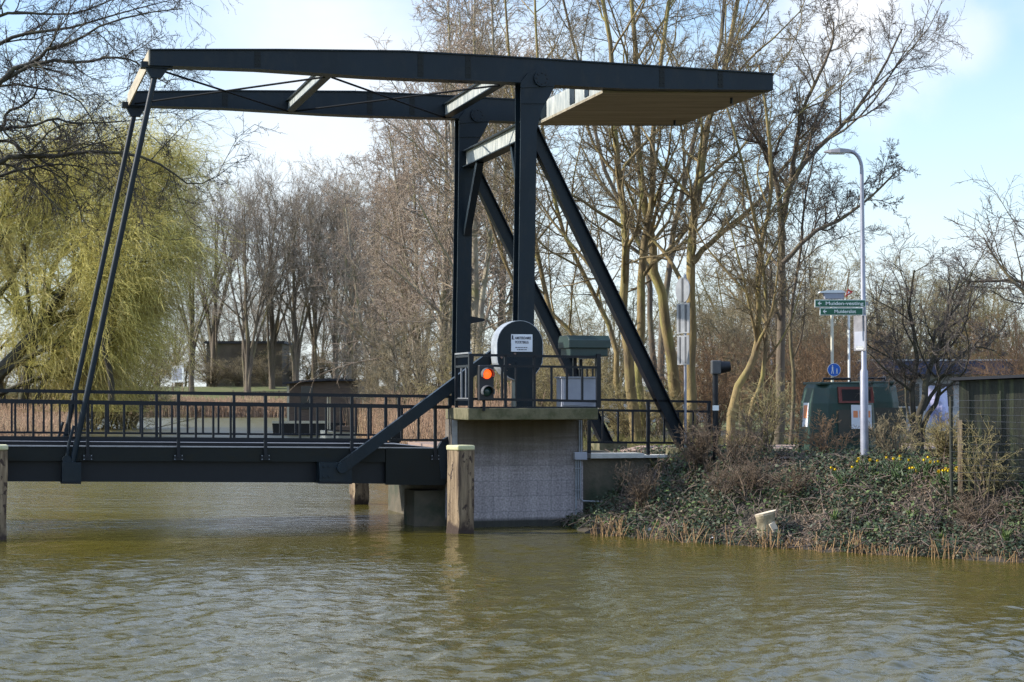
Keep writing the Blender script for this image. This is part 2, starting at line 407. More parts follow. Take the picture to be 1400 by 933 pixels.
def tubes(P_, R_, k):
    """P_ (N,m,3), R_ (N,m): k-sided tubes -> verts, quads"""
    N, m, _ = P_.shape
    T = np.empty_like(P_)
    T[:, 1:-1] = P_[:, 2:] - P_[:, :-2]; T[:, 0] = P_[:, 1] - P_[:, 0]; T[:, -1] = P_[:, -1] - P_[:, -2]
    T = nrm(T)
    main = nrm(P_[:, -1] - P_[:, 0])
    ref = np.where(np.abs(main[:, 2:3]) < 0.8, np.array([[0, 0, 1.0]]), np.array([[1.0, 0, 0]]))
    A = nrm(np.cross(T, ref[:, None, :])); B = np.cross(A, T)
    q = np.arange(k) * 2 * np.pi / k
    ring = A[:, :, None, :] * np.cos(q)[None, None, :, None] + B[:, :, None, :] * np.sin(q)[None, None, :, None]
    vs = (P_[:, :, None, :] + ring * R_[:, :, None, None]).reshape(-1, 3)
    idx = np.arange(N * m * k).reshape(N, m, k)
    a = idx[:, :-1, :]; b = np.roll(a, -1, axis=2); d = idx[:, 1:, :]; c = np.roll(d, -1, axis=2)
    return vs, np.stack([a, b, c, d], -1).reshape(-1, 4)

def np_mesh(name, parts, m, smooth=False):
    vs = []; fs = []; o = 0
    for v, f in parts:
        vs.append(v); fs.append(f + o); o += len(v)
    vs = np.concatenate(vs).astype(np.float32); fs = np.concatenate(fs).astype(np.int32)
    me = bpy.data.meshes.new(name)
    k = fs.shape[1]
    me.vertices.add(len(vs)); me.vertices.foreach_set('co', vs.ravel())
    me.loops.add(fs.size); me.loops.foreach_set('vertex_index', fs.ravel())
    me.polygons.add(len(fs)); me.polygons.foreach_set('loop_start', np.arange(0, fs.size, k, dtype=np.int32))
    if smooth: me.polygons.foreach_set('use_smooth', np.ones(len(fs), dtype=bool))
    me.materials.append(m); me.update(calc_edges=True)
    return me

def resample(pts, m):
    pts = np.array([tuple(p) for p in pts], float)
    # Catmull-Rom through the points
    n = len(pts)
    ext = np.vstack([2 * pts[0] - pts[1], pts, 2 * pts[-1] - pts[-2]])
    out = []
    for s in np.linspace(0, n - 1 - 1e-6, m):
        i = int(s); t = s - i
        p0, p1, p2, p3 = ext[i], ext[i + 1], ext[i + 2], ext[i + 3]
        out.append(0.5 * ((2 * p1) + (-p0 + p2) * t + (2*p0 - 5*p1 + 4*p2 - p3) * t*t + (-p0 + 3*p1 - 3*p2 + p3) * t**3))
    return np.array(out)

def grow(rng, S, R, levels, split=2, sides=(8, 6, 4, 3, 3, 3)):
    """S (N,m,3) main stems with radii R; levels: list of dicts. returns trunk parts, crown parts"""
    out = [[(*tubes(S, R, sides[0]),)], []]
    P_, R_ = S, R
    L = np.linalg.norm(np.diff(P_, axis=1), axis=2).sum(1)
    for li, lv in enumerate(levels):
        N, m, _ = P_.shape
        n = lv['n']
        t = (np.arange(n)[None, :] + rng.random((N, n))) / n
        t = lv.get('t0', 0.2) + (lv.get('t1', 1.0) - lv.get('t0', 0.2)) * t
        t = t.ravel().clip(0, 0.999); pi = np.repeat(np.arange(N), n)
        s = t * (m - 1); i0 = s.astype(int); fr = (s - i0)[:, None]
        pos = P_[pi, i0] * (1 - fr) + P_[pi, i0 + 1] * fr
        tan = nrm(P_[pi, i0 + 1] - P_[pi, i0])
        pr = R_[pi, i0] * (1 - fr[:, 0]) + R_[pi, i0 + 1] * fr[:, 0]
        rv = rng.normal(size=(len(t), 3))
        if 'bias' in lv: rv += np.array(lv['bias'])
        perp = nrm(rv - (rv * tan).sum(1, keepdims=True) * tan)
        ang = np.radians(lv.get('ang', 45) + lv.get('asd', 12) * rng.normal(size=len(t)))[:, None]
        d = nrm(np.cos(ang) * tan + np.sin(ang) * perp)
        ln = L[pi] * lv.get('lr', 0.5) * (1 - lv.get('fall', 0.45) * t) * (1 + lv.get('lsd', 0.25) * rng.normal(size=len(t))).clip(0.35, 1.8)
        if 'len' in lv: ln = lv['len'] * (1 + lv.get('lsd', 0.25) * rng.normal(size=len(t))).clip(0.3, 1.9)
        mm = lv.get('m', 5)
        r0 = np.minimum(pr * lv.get('rr', 0.6), lv.get('rmax', 9)).clip(lv.get('rmin', 0.004))
        pts = [pos]
        trop = np.array([lv.get('tx', 0.0), lv.get('ty', 0.0), lv.get('tz', 0.05)])
        for k in range(mm - 1):
            d = nrm(d + lv.get('w', 0.12) * rng.normal(size=d.shape) + trop * lv.get('grav', 1.0))
            pts.append(pts[-1] + d * (ln / (mm - 1))[:, None])
        P_ = np.stack(pts, 1)
        if 'zmin' in lv: P_[:, :, 2] = np.maximum(P_[:, :, 2], lv['zmin'])
        R_ = r0[:, None] * np.linspace(1, lv.get('tip', 0.35), mm)[None, :]
        R_ = np.maximum(R_, lv.get('rmin', 0.004) * 0.7)
        L = ln
        out[0 if li + 1 < split else 1].append(tubes(P_, R_, sides[li + 1]))
    return out

def tree_meshes(seed, stems, levels, mt, mw, split=2, sides=(8, 6, 4, 3, 3, 3), m=12):
    rng = np.random.default_rng(seed)
    S = []; R = []
    for pts, r0, r1 in stems:
        S.append(resample(pts, m)); R.append(r0 + (r1 - r0) * np.linspace(0, 1, m) ** 0.8)
    S = np.array(S); R = np.array(R)
    S[:, 1:-1] += rng.normal(size=S[:, 1:-1].shape) * R[:, 1:-1, None] * 0.25
    tr, cr = grow(rng, S, R, levels, split, sides)
    return np_mesh('trunk', tr, mt, True), np_mesh('crown', cr, mw)

def place_tree(name, meshes, label, loc, rz=0.0, scale=1.0, group=None, cat='tree'):
    e = thing(name, label, cat, loc, rz, group)
    e.scale = (scale,) * 3 if not isinstance(scale, tuple) else scale
    for nm, me in zip(('trunk', 'crown'), meshes):
        o = bpy.data.objects.new(nm, me); C.objects.link(o); o.parent = e
    return e
#@@PART2
# ================================================================== the drawbridge
W = 4.9                                     # distance between the two beam planes
BR = thing('drawbridge', 'dark blue steel drawbridge with twin balance beams spanning the canal', 'bridge', toW(0, 0, 0), ANG)

def Z(px, py, v): return V(px, py, v)[1]
def U(px, v, py=560): return V(px, py, v)[0]
def VV(px, py, v):
    u, z = V(px, py, v); return (u, v, z)
def outline(pts, v): return [V(x, y, v) for x, y in pts]

def beam_mb(v):
    b = MB()
    top = outline([(205,69),(380,69),(550,71),(700,79),(860,89),(1057,102)], .12)
    bot = outline([(1057,122),(850,120),(740,114),(700,111),(560,106),(500,103),(350,93),(205,88)], .12)
    b.prism(top + bot, v + .12, v + .42)
    # flanges a little proud of the web
    for line, s in ((top, 1), (bot[::-1], -1)):
        for (u0, z0), (u1, z1) in zip(line[:-1], line[1:]):
            b.bar((u0, v + .27, z0 + s * .012), (u1, v + .27, z1 + s * .012), .37, .028)
    return b
for v in (0, W):
    bmo = beam_mb(v).build('balance_beam', M['paint'], BR)
    for px, y0, y1 in ((352, 71, 92), (575, 73, 105), (640, 77, 107), (905, 93, 119), (985, 98, 120)):
        u0, za = V(px, y1, .12); u1, zb = V(px, y0, .12)
        MB().box((u0 - .06, v + .112, za), (u0 + .06, v + .119, zb)).build('splice_plate', M['green_paint'], bmo)
        for k in range(3):
            z = za + (zb - za) * (.2 + .3 * k)
            for s_ in (-.035, .035): MB().disc((u0 + s_, v + .110, z), (0, 1, 0), .012, .02, 6).build('bolt', M['black_paint'], bmo)

# beam cross members
def ibeam(p0, p1, h, w, mw, name, flange_m=None):
    web = MB().bar(p0, p1, w * .35, h).build(name, mw, BR)
    d = (Vector(p1) - Vector(p0)).normalized()
    fl = MB()
    for s in (-1, 1):
        o = Vector((0, 0, s * (h / 2 + .012)))
        fl.bar(Vector(p0) + o, Vector(p1) + o, w, .024)
    fl.build('flange', flange_m or M['paint'], web)
    return web
u1, z1 = V(450, 93, .27); u2, z2 = V(690, 103, .27); uE, zE = V(205, 79, .12)
ibeam((u1, .42, z1 - .02), (u1, W + .12, z1 - .02), .21, .18, M['sunlit_grey'], 'cross_member')
ibeam((u2, .42, z2), (u2, W + .12, z2), .26, .2, M['sunlit_grey'], 'cross_member')
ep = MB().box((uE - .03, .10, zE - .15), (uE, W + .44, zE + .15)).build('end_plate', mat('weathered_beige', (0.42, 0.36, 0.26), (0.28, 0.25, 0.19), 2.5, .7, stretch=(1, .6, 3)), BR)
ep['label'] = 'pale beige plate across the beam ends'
tb = MB()
zr = zE - .13
for a, b in (((uE + .1, .5), (u1 - .05, W + .05)), ((uE + .1, W + .0), (u1 - .05, .5)), ((u1 + .1, .5), (u2 - .05, W + .05)), ((u1 + .1, W), (u2 - .05, .5))):
    t = MB().tube([(a[0], a[1], zr), (b[0], b[1], zr + (b[0] > u1) * .02)], .022, 6).build('tie_rod', M['tar'], BR)

# counterweight box between the beam tails
uc0, zc0 = V(832, 121, .12); uc1, zc1 = V(1052, 122, .12)
zt0, zt1 = Z(832, 92, .12), Z(1052, 104, .12)
cw = MB().prism([(uc0, zt0), (uc0, zc0 + .01), (uc1, zc1 + .01), (uc1, zt1)], .425, W + .115).build('counterweight', M['sunlit_grey'], BR)
kb = MB().prism([(uc0 - .02, zc0 + .01), (uc0 - .02, zc0 - .045), (uc1, zc1 - .045), (uc1, zc1 + .01)], .40, W + .14).build('underside_board', M['khaki'], cw)
for a_, b_ in ((1.35, 1.62), (2.3, 2.62), (4.35, 4.95)):  # dark panels standing in for irregular shading on the counterweight face
    MB().box((uc0 - .018, a_, zc0 + .05), (uc0 - .002, b_, zt0 - .03)).build('shade_panel', M['paint'], cw)
for v in (1.0, W - .6):
    MB().tube([(uc1 - .5, v, zc1 - .03), (uc1 - .5, v, zc1 - .2)], .03, 6).build('lifting_lug', M['black_paint'], cw)

# portal columns
def column(v):
    front = MB().prism(outline([(707,557),(728.5,557),(734,178),(741,150),(752,131),(759,116),(757,104),(748,95),(737,93),(722,100),(712,113),(712,180)], .05), v + .05, v + .085)
    c = front.build('column', M['paint'], BR)
    w = MB().prism(outline([(716,557),(719.5,557),(725,122),(721.5,122)], .05), v + .085, v + .12)
    w.prism(outline([(716,557),(719.5,557),(724,178),(720.5,178)], .05), v + .12, v + .40)
    w.prism(outline([(707,557),(728.5,557),(734,178),(733,106),(712,106),(712,180)], .05), v + .425, v + .455)
    w.build('web', M['paint'], c)
    up, zp = V(740, 108, .05)
    MB().disc((up, v + .025, zp), (0, 1, 0), .165, .06).build('pivot_cap', M['paint'], c, True)
    for k in range(8):
        q = k * math.pi / 4
        MB().disc((up + .115 * math.cos(q), v - .01, zp + .115 * math.sin(q)), (0, 1, 0), .02, .02, 6).build('bolt', M['black_paint'], c)
    st = MB().prism(outline([(712.5,120.5),(756.5,118),(757,116),(712.5,118.5)], .05), v + .03, v + .05)
    st.prism(outline([(711.5,142),(745,142),(746,140),(711.5,140)], .05), v + .03, v + .05)
    st.build('weld_strip', M['paint'], c)
    return c
for v in (0, W): column(v)

# portal head beam and knee braces
uc, zc = V(722, 178, .25)
ibeam((uc, .10, zc), (uc, W + .38, zc), .34, .28, M['sunlit_grey'], 'portal_beam')
for a, b in ((1.25, .45), (W - .95, W + .05)):
    MB().bar((uc, a, zc - .19), (uc - .03, b, zc - 1.75), .16, .12).build('knee_brace', M['paint'], BR)
# long back stays
for v in (0, W):
    a = VV(724, 172, .24); b = VV(940, 604, .24)
    a = (a[0], v + .24, a[2]); b = (b[0], v + .24, b[2] - .25)
    st = MB().bar(a, b, .03, .24)
    stay = st.build('back_stay', M['paint'], BR)
    d = (Vector(b) - Vector(a)).normalized(); nn = Vector((d.z, 0, -d.x))
    fl = MB()
    for s in (-1, 1):
        fl.bar(Vector(a) + nn * s * .125, Vector(b) + nn * s * .125, .22, .02, up=(d.z, 0, -d.x))
    fl.build('flange', M['black_paint'], stay)
    MB().box((b[0] - .35, v - .1, .9), (b[0] + .35, v + .6, b[2] + .12)).build('footing', M['concrete_cap'], stay)
# hangers at the beam nose
for v in (0, W):
    a = VV(214, 92, .25); b = VV(98.5, 636, .25)
    h = MB().tube([(a[0], v + .25, a[2]), (b[0], v + .25, b[2])], .058, 10).build('hanger_rod', M['paint'], BR, True)
    MB().prism([(a[0] - .22, a[2] + .08), (a[0] + .22, a[2] + .08), (a[0] + .22, a[2] - .02), (a[0] + .09, a[2] - .22), (a[0] - .11, a[2] - .22), (a[0] - .22, a[2] - .02)], v + .18, v + .32).build('hanger_shoe', M['paint'], h)
    MB().prism([(a[0] - .30, a[2] + .085), (a[0] + .30, a[2] + .085), (a[0] + .30, a[2] - .03), (a[0] - .30, a[2] - .03)], v + .15, v + .38).build('clamp_plate', M['paint'], h)
    uu = b[0]
    e = MB(); e.tube([(uu - .10, v + .25, b[2] + .12), (uu - .06, v + .25, b[2] + .42), (uu + .03, v + .25, b[2] + .75)], .03, 8); e.disc((uu - .1, v + .25, b[2] + .1), (0, 1, 0), .085, .1, 14)
    e.build('eye_bolt', M['paint'], h, True)
# drive: housing and push rod
c0 = V(711, 478, -.38)
def housing_outline(s):
    pts = []
    for k in range(17):
        q = math.pi * k / 16
        pts.append((c0[0] + .475 * s * math.cos(q), c0[1] + .10 + .475 * s * math.sin(q)))
    for k in range(13):
        q = math.pi + math.pi * k / 12
        pts.append((c0[0] + .475 * s * math.cos(q) * (1 if abs(math.cos(q)) > .9 else .97), c0[1] - .15 + .475 * s * math.sin(q)))
    return pts
dh = MB().prism(housing_outline(1.0), -.38, .04).build('drive_housing', M['paint'], BR)
rimm = MB()
o1, o2 = housing_outline(1.0), housing_outline(1.025)
n = len(o1)
rv = [(u, y, z) for y in (-.385, .045) for o in (o1, o2) for u, z in o]
rf = []
for i in range(n):
    j = (i + 1) % n
    rf += [(i, j, n + j, n + i), (2*n + i, 3*n + i, 3*n + j, 2*n + j), (n + i, n + j, 3*n + j, 3*n + i), (j, i, 2*n + i, 2*n + j)]
rimm.add(rv, rf).build('rim', mat('sunlit_rim', (0.34, 0.37, 0.40), (0.2, 0.22, 0.25), 3, .4), dh)  # pale grey puts the sunlight on the rim into its colour
lo = MB().prism(outline([(706,557),(731,557),(731,496),(706,496)], -.40), -.40, -.1).build('pedestal', M['paint'], BR)
rb_ = mat('rusty_bolt', (.2, .13, .1), None, 9, .7)
for k, (x, y) in enumerate(((689,500),(697,499),(686,489),(704,484),(692,507))):
    u, z = V(x, y, -.4); MB().disc((u, -.395, z), (0, 1, 0), .022, .04, 8).build('bolt', rb_, dh)
s0 = V(699, 481, -.40); s1 = V(728, 457.5, -.40)
sg = MB().box((s0[0], -.40, s0[1]), (s1[0], -.383, s1[1])).build('notice_sign', M['white'], dh)
sg['label'] = 'white notice sign with two dark lines of capitals'
sx = (s0[0] + s1[0]) / 2; sw = s1[0] - s0[0]; sh = s1[1] - s0[1]
text('lettering', 'AMSTERDAMSE', .075, M['ink'], BR, (sx + .025, -.4035, s1[1] - .22 * sh), (math.pi/2, 0, 0), sw * .76).parent = sg
text('lettering', 'POORTBRUG', .075, M['ink'], BR, (sx, -.4035, s1[1] - .46 * sh), (math.pi/2, 0, 0), sw * .62).parent = sg
tl = MB()
for q, (w, zz) in enumerate(((.62, .76), (.46, .88))):
    rr = random.Random(q); x = sx - w * sw / 2
    while x < sx + w * sw / 2 - .02:
        l = rr.uniform(.015, .05); tl.box((x, -.4035, s1[1] - zz * sh - .008), (x + l, -.3995, s1[1] - zz * sh + .008)); x += l + .01
tl.build('small_print', M['ink'], sg)
tl = MB().box((s0[0] + .015, -.4035, s1[1] - .28 * sh), (s0[0] + .04, -.3995, s1[1] - .06 * sh)); tl.box((s0[0] + .015, -.4033, s1[1] - .30 * sh), (s0[0] + .065, -.3997, s1[1] - .26 * sh))
tl.build('emblem', M['ink'], sg)
a = VV(466, 640, .2); b = VV(690, 474, .2)
pr = MB().bar(a, b, .16, .225).build('push_rod', M['paint'], BR)
MB().disc((a[0], .1, a[2]), (0, 1, 0), .1, .1, 16).build('pin', M['paint'], pr, True)

# ---- the leaf
uLf = U(-70, .4)
def leaf_z(px, py): return Z(px, py, .40)
fas = MB().prism(outline([(-70,609.5),(527,613),(527,632),(-70,630)], .40), .40, .46).build('fascia', M['green_paint'], BR)
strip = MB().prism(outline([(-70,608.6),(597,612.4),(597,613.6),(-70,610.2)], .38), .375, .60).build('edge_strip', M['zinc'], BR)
gird = MB().prism(outline([(-70,630),(600,632),(600,663),(430,660),(-70,658.2)], .55), .55, .70).build('main_girder', M['black_paint'], BR)
MB().prism(outline([(-70,630),(600,632),(600,663),(430,660),(-70,658.2)], .55), W - .3, W - .15).build('main_girder', M['black_paint'], BR)
MB().prism(outline([(-70,609.5),(597,613),(597,632),(-70,630)], .40), W - .06, W).build('fascia', M['green_paint'], BR)
tail = MB().prism(outline([(527.5,613),(598,613.5),(602,606),(607,600),(613.5,596.5),(613.5,656),(608,663.5),(527.5,663)], .39), .37, .50).build('tail_plate', M['green_paint'], BR)
MB().prism(outline([(598.5,614),(602.5,606),(607,600.3),(613,597),(613,655),(603,655)], .36), .355, .372).build('quadrant', M['paint'], tail)
MB().prism(outline([(527.5,613),(598,613.5),(602,606),(607,600),(613.5,596.5),(613.5,656),(608,663.5),(527.5,663)], .39), W - .10, W + .03).build('tail_plate', M['green_paint'], BR)
dk = MB().prism(outline([(-70,609.8),(604,613.4),(604,620),(-70,616)], .40), .47, W - .07).build('deck', M['deck'], BR)
kerb = MB().prism(outline([(-70,603.2),(540,607.5),(592,612),(592,613),(-70,610)], .55), .61, .78).build('kerb', M['black_paint'], BR)
MB().prism(outline([(-70,603.2),(540,607.5),(592,612),(592,613),(-70,610)], .55), W - .35, W - .15).build('kerb', M['black_paint'], BR)
for k in range(7):
    u = uLf + .8 + k * 1.45
    MB().box((u, .70, 1.07), (u + .12, W - .3, 1.42)).build('floor_beam', M['black_paint'], BR)
for x0, x1, v in ((85, 111, .16), (437, 481, .14)):
    br = MB().prism(outline([(x0,632.5),(x1,632.5),(x1,659.5),(x0,659)], v), v, .55).build('bracket', M['paint'], BR)
    MB().prism(outline([(x0 - 2,659.5),(x1,659.8),(x1,662),(x0 - 2,661.5)], v), v - .02, .55).build('base_plate', M['black_paint'], br)
    if x0 > 400:
        for px, py in ((443,638),(450,638),(443,652),(450,652)):
            u, z = V(px, py, v); MB().disc((u, v - .01, z), (0, 1, 0), .022, .03, 8).build('bolt', M['paint'], br)

def leaf_railing(v, mirror):
    vz = .36
    def pt(px, py): u, z = V(px, py, vz); return (u, v, z)
    rl = MB()
    rl.bar(pt(-70, 533), pt(614, 542.5), .065, .06)
    rl.bar(pt(-70, 548.2), pt(614, 557), .05, .07)
    rl.bar(pt(-70, 597.6), pt(614, 602), .04, .045)
    R = rl.build('railing', M['black_paint'], BR)
    for px in (-4, 120, 244, 363, 481, 595):
        t = 533.8 + (px + 70) * .01385
        a = pt(px, t); b = pt(px, 626)
        p = MB().bar(a, b, .07, .06)
        q_ = MB().box((b[0] - .09, v - .01 if not mirror else v - .03, b[2] - .05), (b[0] + .09, v + .035 if not mirror else v + .01, b[2] + .06))
        p.build('post', M['black_paint'], R)
        q_.build('post_plate', M['black_paint'], R)
        for sx_ in (-.07, .07):
            for sz_ in (-.03, .04):
                MB().disc((b[0] + sx_, v - .015, b[2] + sz_), (0, 1, 0), .010, .02, 6).build('bolt', M['pvc'], R)
    e = MB().bar(pt(615, 541), pt(615, 613), .065, .065).build('post', M['black_paint'], R)
    for x0, x1 in ((-4, 120), (120, 244), (244, 363), (363, 481), (481, 595)):
        for k in range(1, 5):
            px = x0 + (x1 - x0) * k / 5
            s = (px + 70) / 684
            MB().bar(pt(px, 548.2 + 8.8 * s), pt(px, 597.6 + 4.4 * s), .042, .042).build('baluster', M['black_paint'], R)
    for k in (1, 2): 
        px = -4 - 24.8 * k; MB().bar(pt(px, 548.4), pt(px, 597.8), .042, .042).build('baluster', M['black_paint'], R)
leaf_railing(.36, False)
leaf_railing(W + .04, True)
# small bracket on the far column
u, z = V(652, 437, W); MB().prism([(u - .25, z + .1), (u + .22, z + .02), (u + .22, z - .03), (u - .25, z - .12)], W + .1, W + .2).build('bracket', M['black_paint'], BR)

# ================================================================== concrete abutment, platform and wing wall
def local(name, label, cat, group=None): return thing(name, label, cat, toW(0, 0, 0), ANG, group)
uL, uR = U(619, 0), U(797, 0)
AB = local('bridge_abutment', 'grey concrete bridge abutment with overhanging platform slab and block courses', 'abutment')
vs = -1.15
sz1 = Z(640, 558.5, vs); sz0 = Z(700, 574.5, vs)
MB().box((uL, 0, -1.2), (uR, .60, sz0 - .002)).build('wall', M['wall'], AB)
MB().box((uL + .002, .60, -1.2), (uR + .3, 5.9, 1.40)).build('side_wall', M['oldwall'], AB)
MB().box((-.05, W - .1, 1.402), (uR, W + .9, sz0 + .1)).build('pier', M['wall'], AB)
MB().box((uL - .62, .70, -1.2), (uL, 1.6, .72)).build('ledge_block', M['oldwall'], AB)
uS0, uS1 = U(640, vs), U(818, vs)
MB().box((uS0, vs, sz0), (uS1, .62, sz1)).build('platform_slab', M['concrete_cap'], AB, bevel=.02)
MB().box((uL - .01, -.03, .75), (uL + .09, .0, sz0 - .01)).build('sunlit_edge', M['zinc'], AB)  # pale strip added for the sunlit edge of the concrete
MB().box((uL + .1, .605, 1.405), (uR, W - .505, 1.62)).build('road_slab', M['asphalt'], AB)

WW = local('wing_wall', 'damp mossy concrete wing wall with pale coping right of the abutment', 'wall')
wz = Z(840, 626.5, .15)
MB().box((uR + .002, .15, -1.2), (U(935, .15), .55, wz)).build('wall', M['oldwall'], WW)
MB().box((U(806, .1), .02, wz + .002), (U(879, .1), .6, Z(840, 620.5, .02))).build('coping', M['ledge'], WW)
MB().box((U(880, .1), .06, wz + .002), (U(942, .1), .6, Z(900, 622.5, .06))).build('coping', M['ledge'], WW)

# platform railing
PR = local('platform_railing', 'black steel railing round the operator platform above the concrete wall', 'railing')
pv = vs + .06
def pp(px, py, v=pv): u, z = V(px, py, v); return (u, v, z)
rl = MB()
rl.bar(pp(641, 485.5), pp(819, 488.5), .05, .05)
rl.bar(pp(644, 500), pp(819, 502.5), .045, .045)
rl.bar(pp(641, 545.5), pp(819, 549), .045, .05)
# return rails at both ends of the platform
for px in (643.5, 818):
    u = U(px, pv)
    for py in (486.5, 500.5, 546.5):
        z = Z(px, py + (2 if px > 700 else 0), pv); rl.bar((u, pv, z), (u, .0, z), .05, .045)
rl.build('rail', M['black_paint'], PR)
for px in (643.5, 818):
    b = pp(px, 558); a = pp(px, 484)
    MB().bar(a, b, .085, .085).build('post', M['black_paint'], PR)
    MB().bar((a[0], .0, a[2]), (b[0], .0, b[2]), .06, .06).build('post', M['black_paint'], PR)
    for v in (-.75, -.4):
        MB().bar((a[0], v, Z(px, 500.5, pv)), (a[0], v, Z(px, 546.5, pv)), .03, .03).build('baluster', M['zinc'] if px < 700 else M['black_paint'], PR)
for px in (686.5, 705.5, 730, 754, 775, 796):
    MB().bar(pp(px, 501), pp(px, 547.5), .04, .04).build('baluster', M['black_paint'], PR)
for px in (691, 730.5):
    MB().bar(pp(px, 486), pp(px, 558), .05, .05).build('post', M['black_paint'], PR)
MB().box((U(641, pv), pv - .02, sz1), (U(819, pv), pv + .03, sz1 + .03)).build('toe_plate', M['black_paint'], PR)
# panel of the left return: pale strips put on for the sunlit rail tops
cp = MB().box((U(643.5, pv) - .035, pv + .05, Z(640, 485, pv) + .02), (U(643.5, pv) + .035, -.0, Z(640, 485, pv) + .05))
cp.build('sunlit_cap', M['zinc'], PR)
cp = MB().box((U(643.5, pv) - .03, pv + .05, Z(640, 547, pv) + .02), (U(643.5, pv) + .03, -.2, Z(640, 547, pv) + .04))
cp.build('sunlit_cap', M['zinc'], PR)

# approach railing on the wing wall
AR = local('approach_railing', 'low black steel railing on the pale coping right of the platform', 'railing')
av = .25
def ap(px, py): u, z = V(px, py, av); return (u, av, z)
rl = MB()
rl.bar(ap(803, 546.5), ap(972, 549.8), .05, .05); rl.bar(ap(803, 561), ap(972, 563), .045, .05); rl.bar(ap(803, 604.8), ap(968, 606.2), .04, .045)
rl.build('rail', M['black_paint'], AR)
for px, y1 in ((805.5, 626), (886, 623), (969, 622)):
    MB().bar(ap(px, 546.5 + (px > 950) * 3), ap(px, y1), .065, .065).build('post', M['black_paint'], AR)
for px in (824, 845, 865, 908, 927, 947.6):
    MB().bar(ap(px, 562), ap(px, 605.5), .035, .035).build('baluster', M['black_paint'], AR)

# ---- things on the platform
M['rim_red'] = mat('dark_red_rim', (.10, .008, .004), None, 4, .4, emit=((.5, .01, .0), .25))
TL = local('traffic_light', 'small black ship signal with glowing red lamp above an unlit lamp', 'signal light')
tv = vs - .12
t0 = V(655, 548, tv); t1 = V(675.5, 499.5, tv)
MB().box((t0[0], tv, t0[1]), (t1[0], tv + .16, t1[1])).build('housing', mat('matt_black', (.012, .013, .016), None, 4, .55), TL, bevel=.02)
MB().tube([((t0[0] + t1[0]) / 2 - .03, tv + .08, t0[1] - .2), ((t0[0] + t1[0]) / 2 - .03, tv + .08, t0[1])], .03, 8).build('post', M['black_paint'], TL)
for py, m_, nm in ((511.5, 'red_lamp', 'glowing red lamp'), (535.5, 'dark_lamp', 'unlit lamp')):
    u, z = V(665.5, py, tv)
    ln = MB(); nv = []; fs = []
    for i in range(6):
        q = i / 5 * math.pi / 2 * .8
        for k in range(24):
            a_ = k * math.pi / 12; r_ = .094 * math.cos(q)
            nv.append((u + r_ * math.cos(a_), tv - .004 - .05 * math.sin(q), z + r_ * math.sin(a_)))
    for i in range(5):
        for k in range(24): fs.append((24*i + k, 24*i + (k+1) % 24, 24*i + 24 + (k+1) % 24, 24*i + 24 + k))
    fs.append(tuple(range(120, 144)))
    l = ln.add(nv, fs).build('lamp', M[m_], TL, True); l['label'] = nm
    MB().disc((u, tv - .003, z), (0, 1, 0), .108, .008, 28).build('lamp_rim', M['rim_red'] if py < 520 else M['black_paint'], TL, True)
    h = MB(); vsn = []; fs = []
    for k in range(15):
        q = math.radians(-25) + math.radians(230) * k / 14
        for r in (.112, .122):
            for y, dz in ((tv - .002, 0), (tv - .16, -.03 if True else 0)):
                vsn.append((u + r * math.cos(q), y, z + r * math.sin(q) + dz * .3))
    for k in range(14):
        a = 4 * k; b = a + 4
        fs += [(a, a+1, b+1, b), (a+2, b+2, b+3, a+3), (a+1, a+3, b+3, b+1), (a, b, b+2, a+2)]
    h.add(vsn, fs).build('hood', M['hood'], TL)

GB = local('control_box', 'dark green control box with sloped lid on the platform corner', 'control box')
gv = -.95
g0 = V(776, 487, gv); g1 = V(833, 459, gv)
zt = g1[1]; zb = g0[1]; um = g1[0]
MB().box((g0[0] + .06, gv + .02, zb), (um - .02, gv + .62, zb + .33)).build('box', M['box_green'], GB, bevel=.015)
lid = MB(); a, b = g0[0] + .02, um + .02
pr_ = [(gv - .03, zb + .16), (gv - .03, zb + .33), (gv + .1, zt + .0), (gv + .60, zt + .0), (gv + .68, zb + .30), (gv + .68, zb + .16)]
lv = [(a, y, z) for y, z in pr_] + [(b, y, z) for y, z in pr_]
n = len(pr_)
lid.add(lv, [tuple(range(n - 1, -1, -1)), tuple(range(n, 2 * n))] + [(i, (i + 1) % n, (i + 1) % n + n, i + n) for i in range(n)])
lid.build('lid', M['box_green'], GB, bevel=.015)
MB().bar((um - .1, gv + .45, zb), (um - .1, gv + .45, sz1), .07, .07).build('leg', M['black_paint'], GB)
MB().bar((g0[0] + .3, gv + .45, zb), (g0[0] + .3, gv + .45, sz1), .07, .07).build('leg', M['black_paint'], GB)
SB = local('steel_cabinet', 'pale grey steel cabinet standing behind the platform railing', 'cabinet')
k0 = V(768, 560, -.8); k1 = V(816, 517, -.8)
MB().box((k0[0], -.8, sz1), (k1[0], -.45, k1[1])).build('body', M['grey_box'], SB, bevel=.01)
MB().box((k0[0] + .03, -.815, sz1 + .05), (k0[0] + .38, -.80, k1[1] - .04)).build('door', M['grey_box'], SB)
MB().box((k0[0] - .03, -.83, k1[1]), (k1[0] + .02, -.43, k1[1] + .025)).build('lid', M['grey_box'], SB)

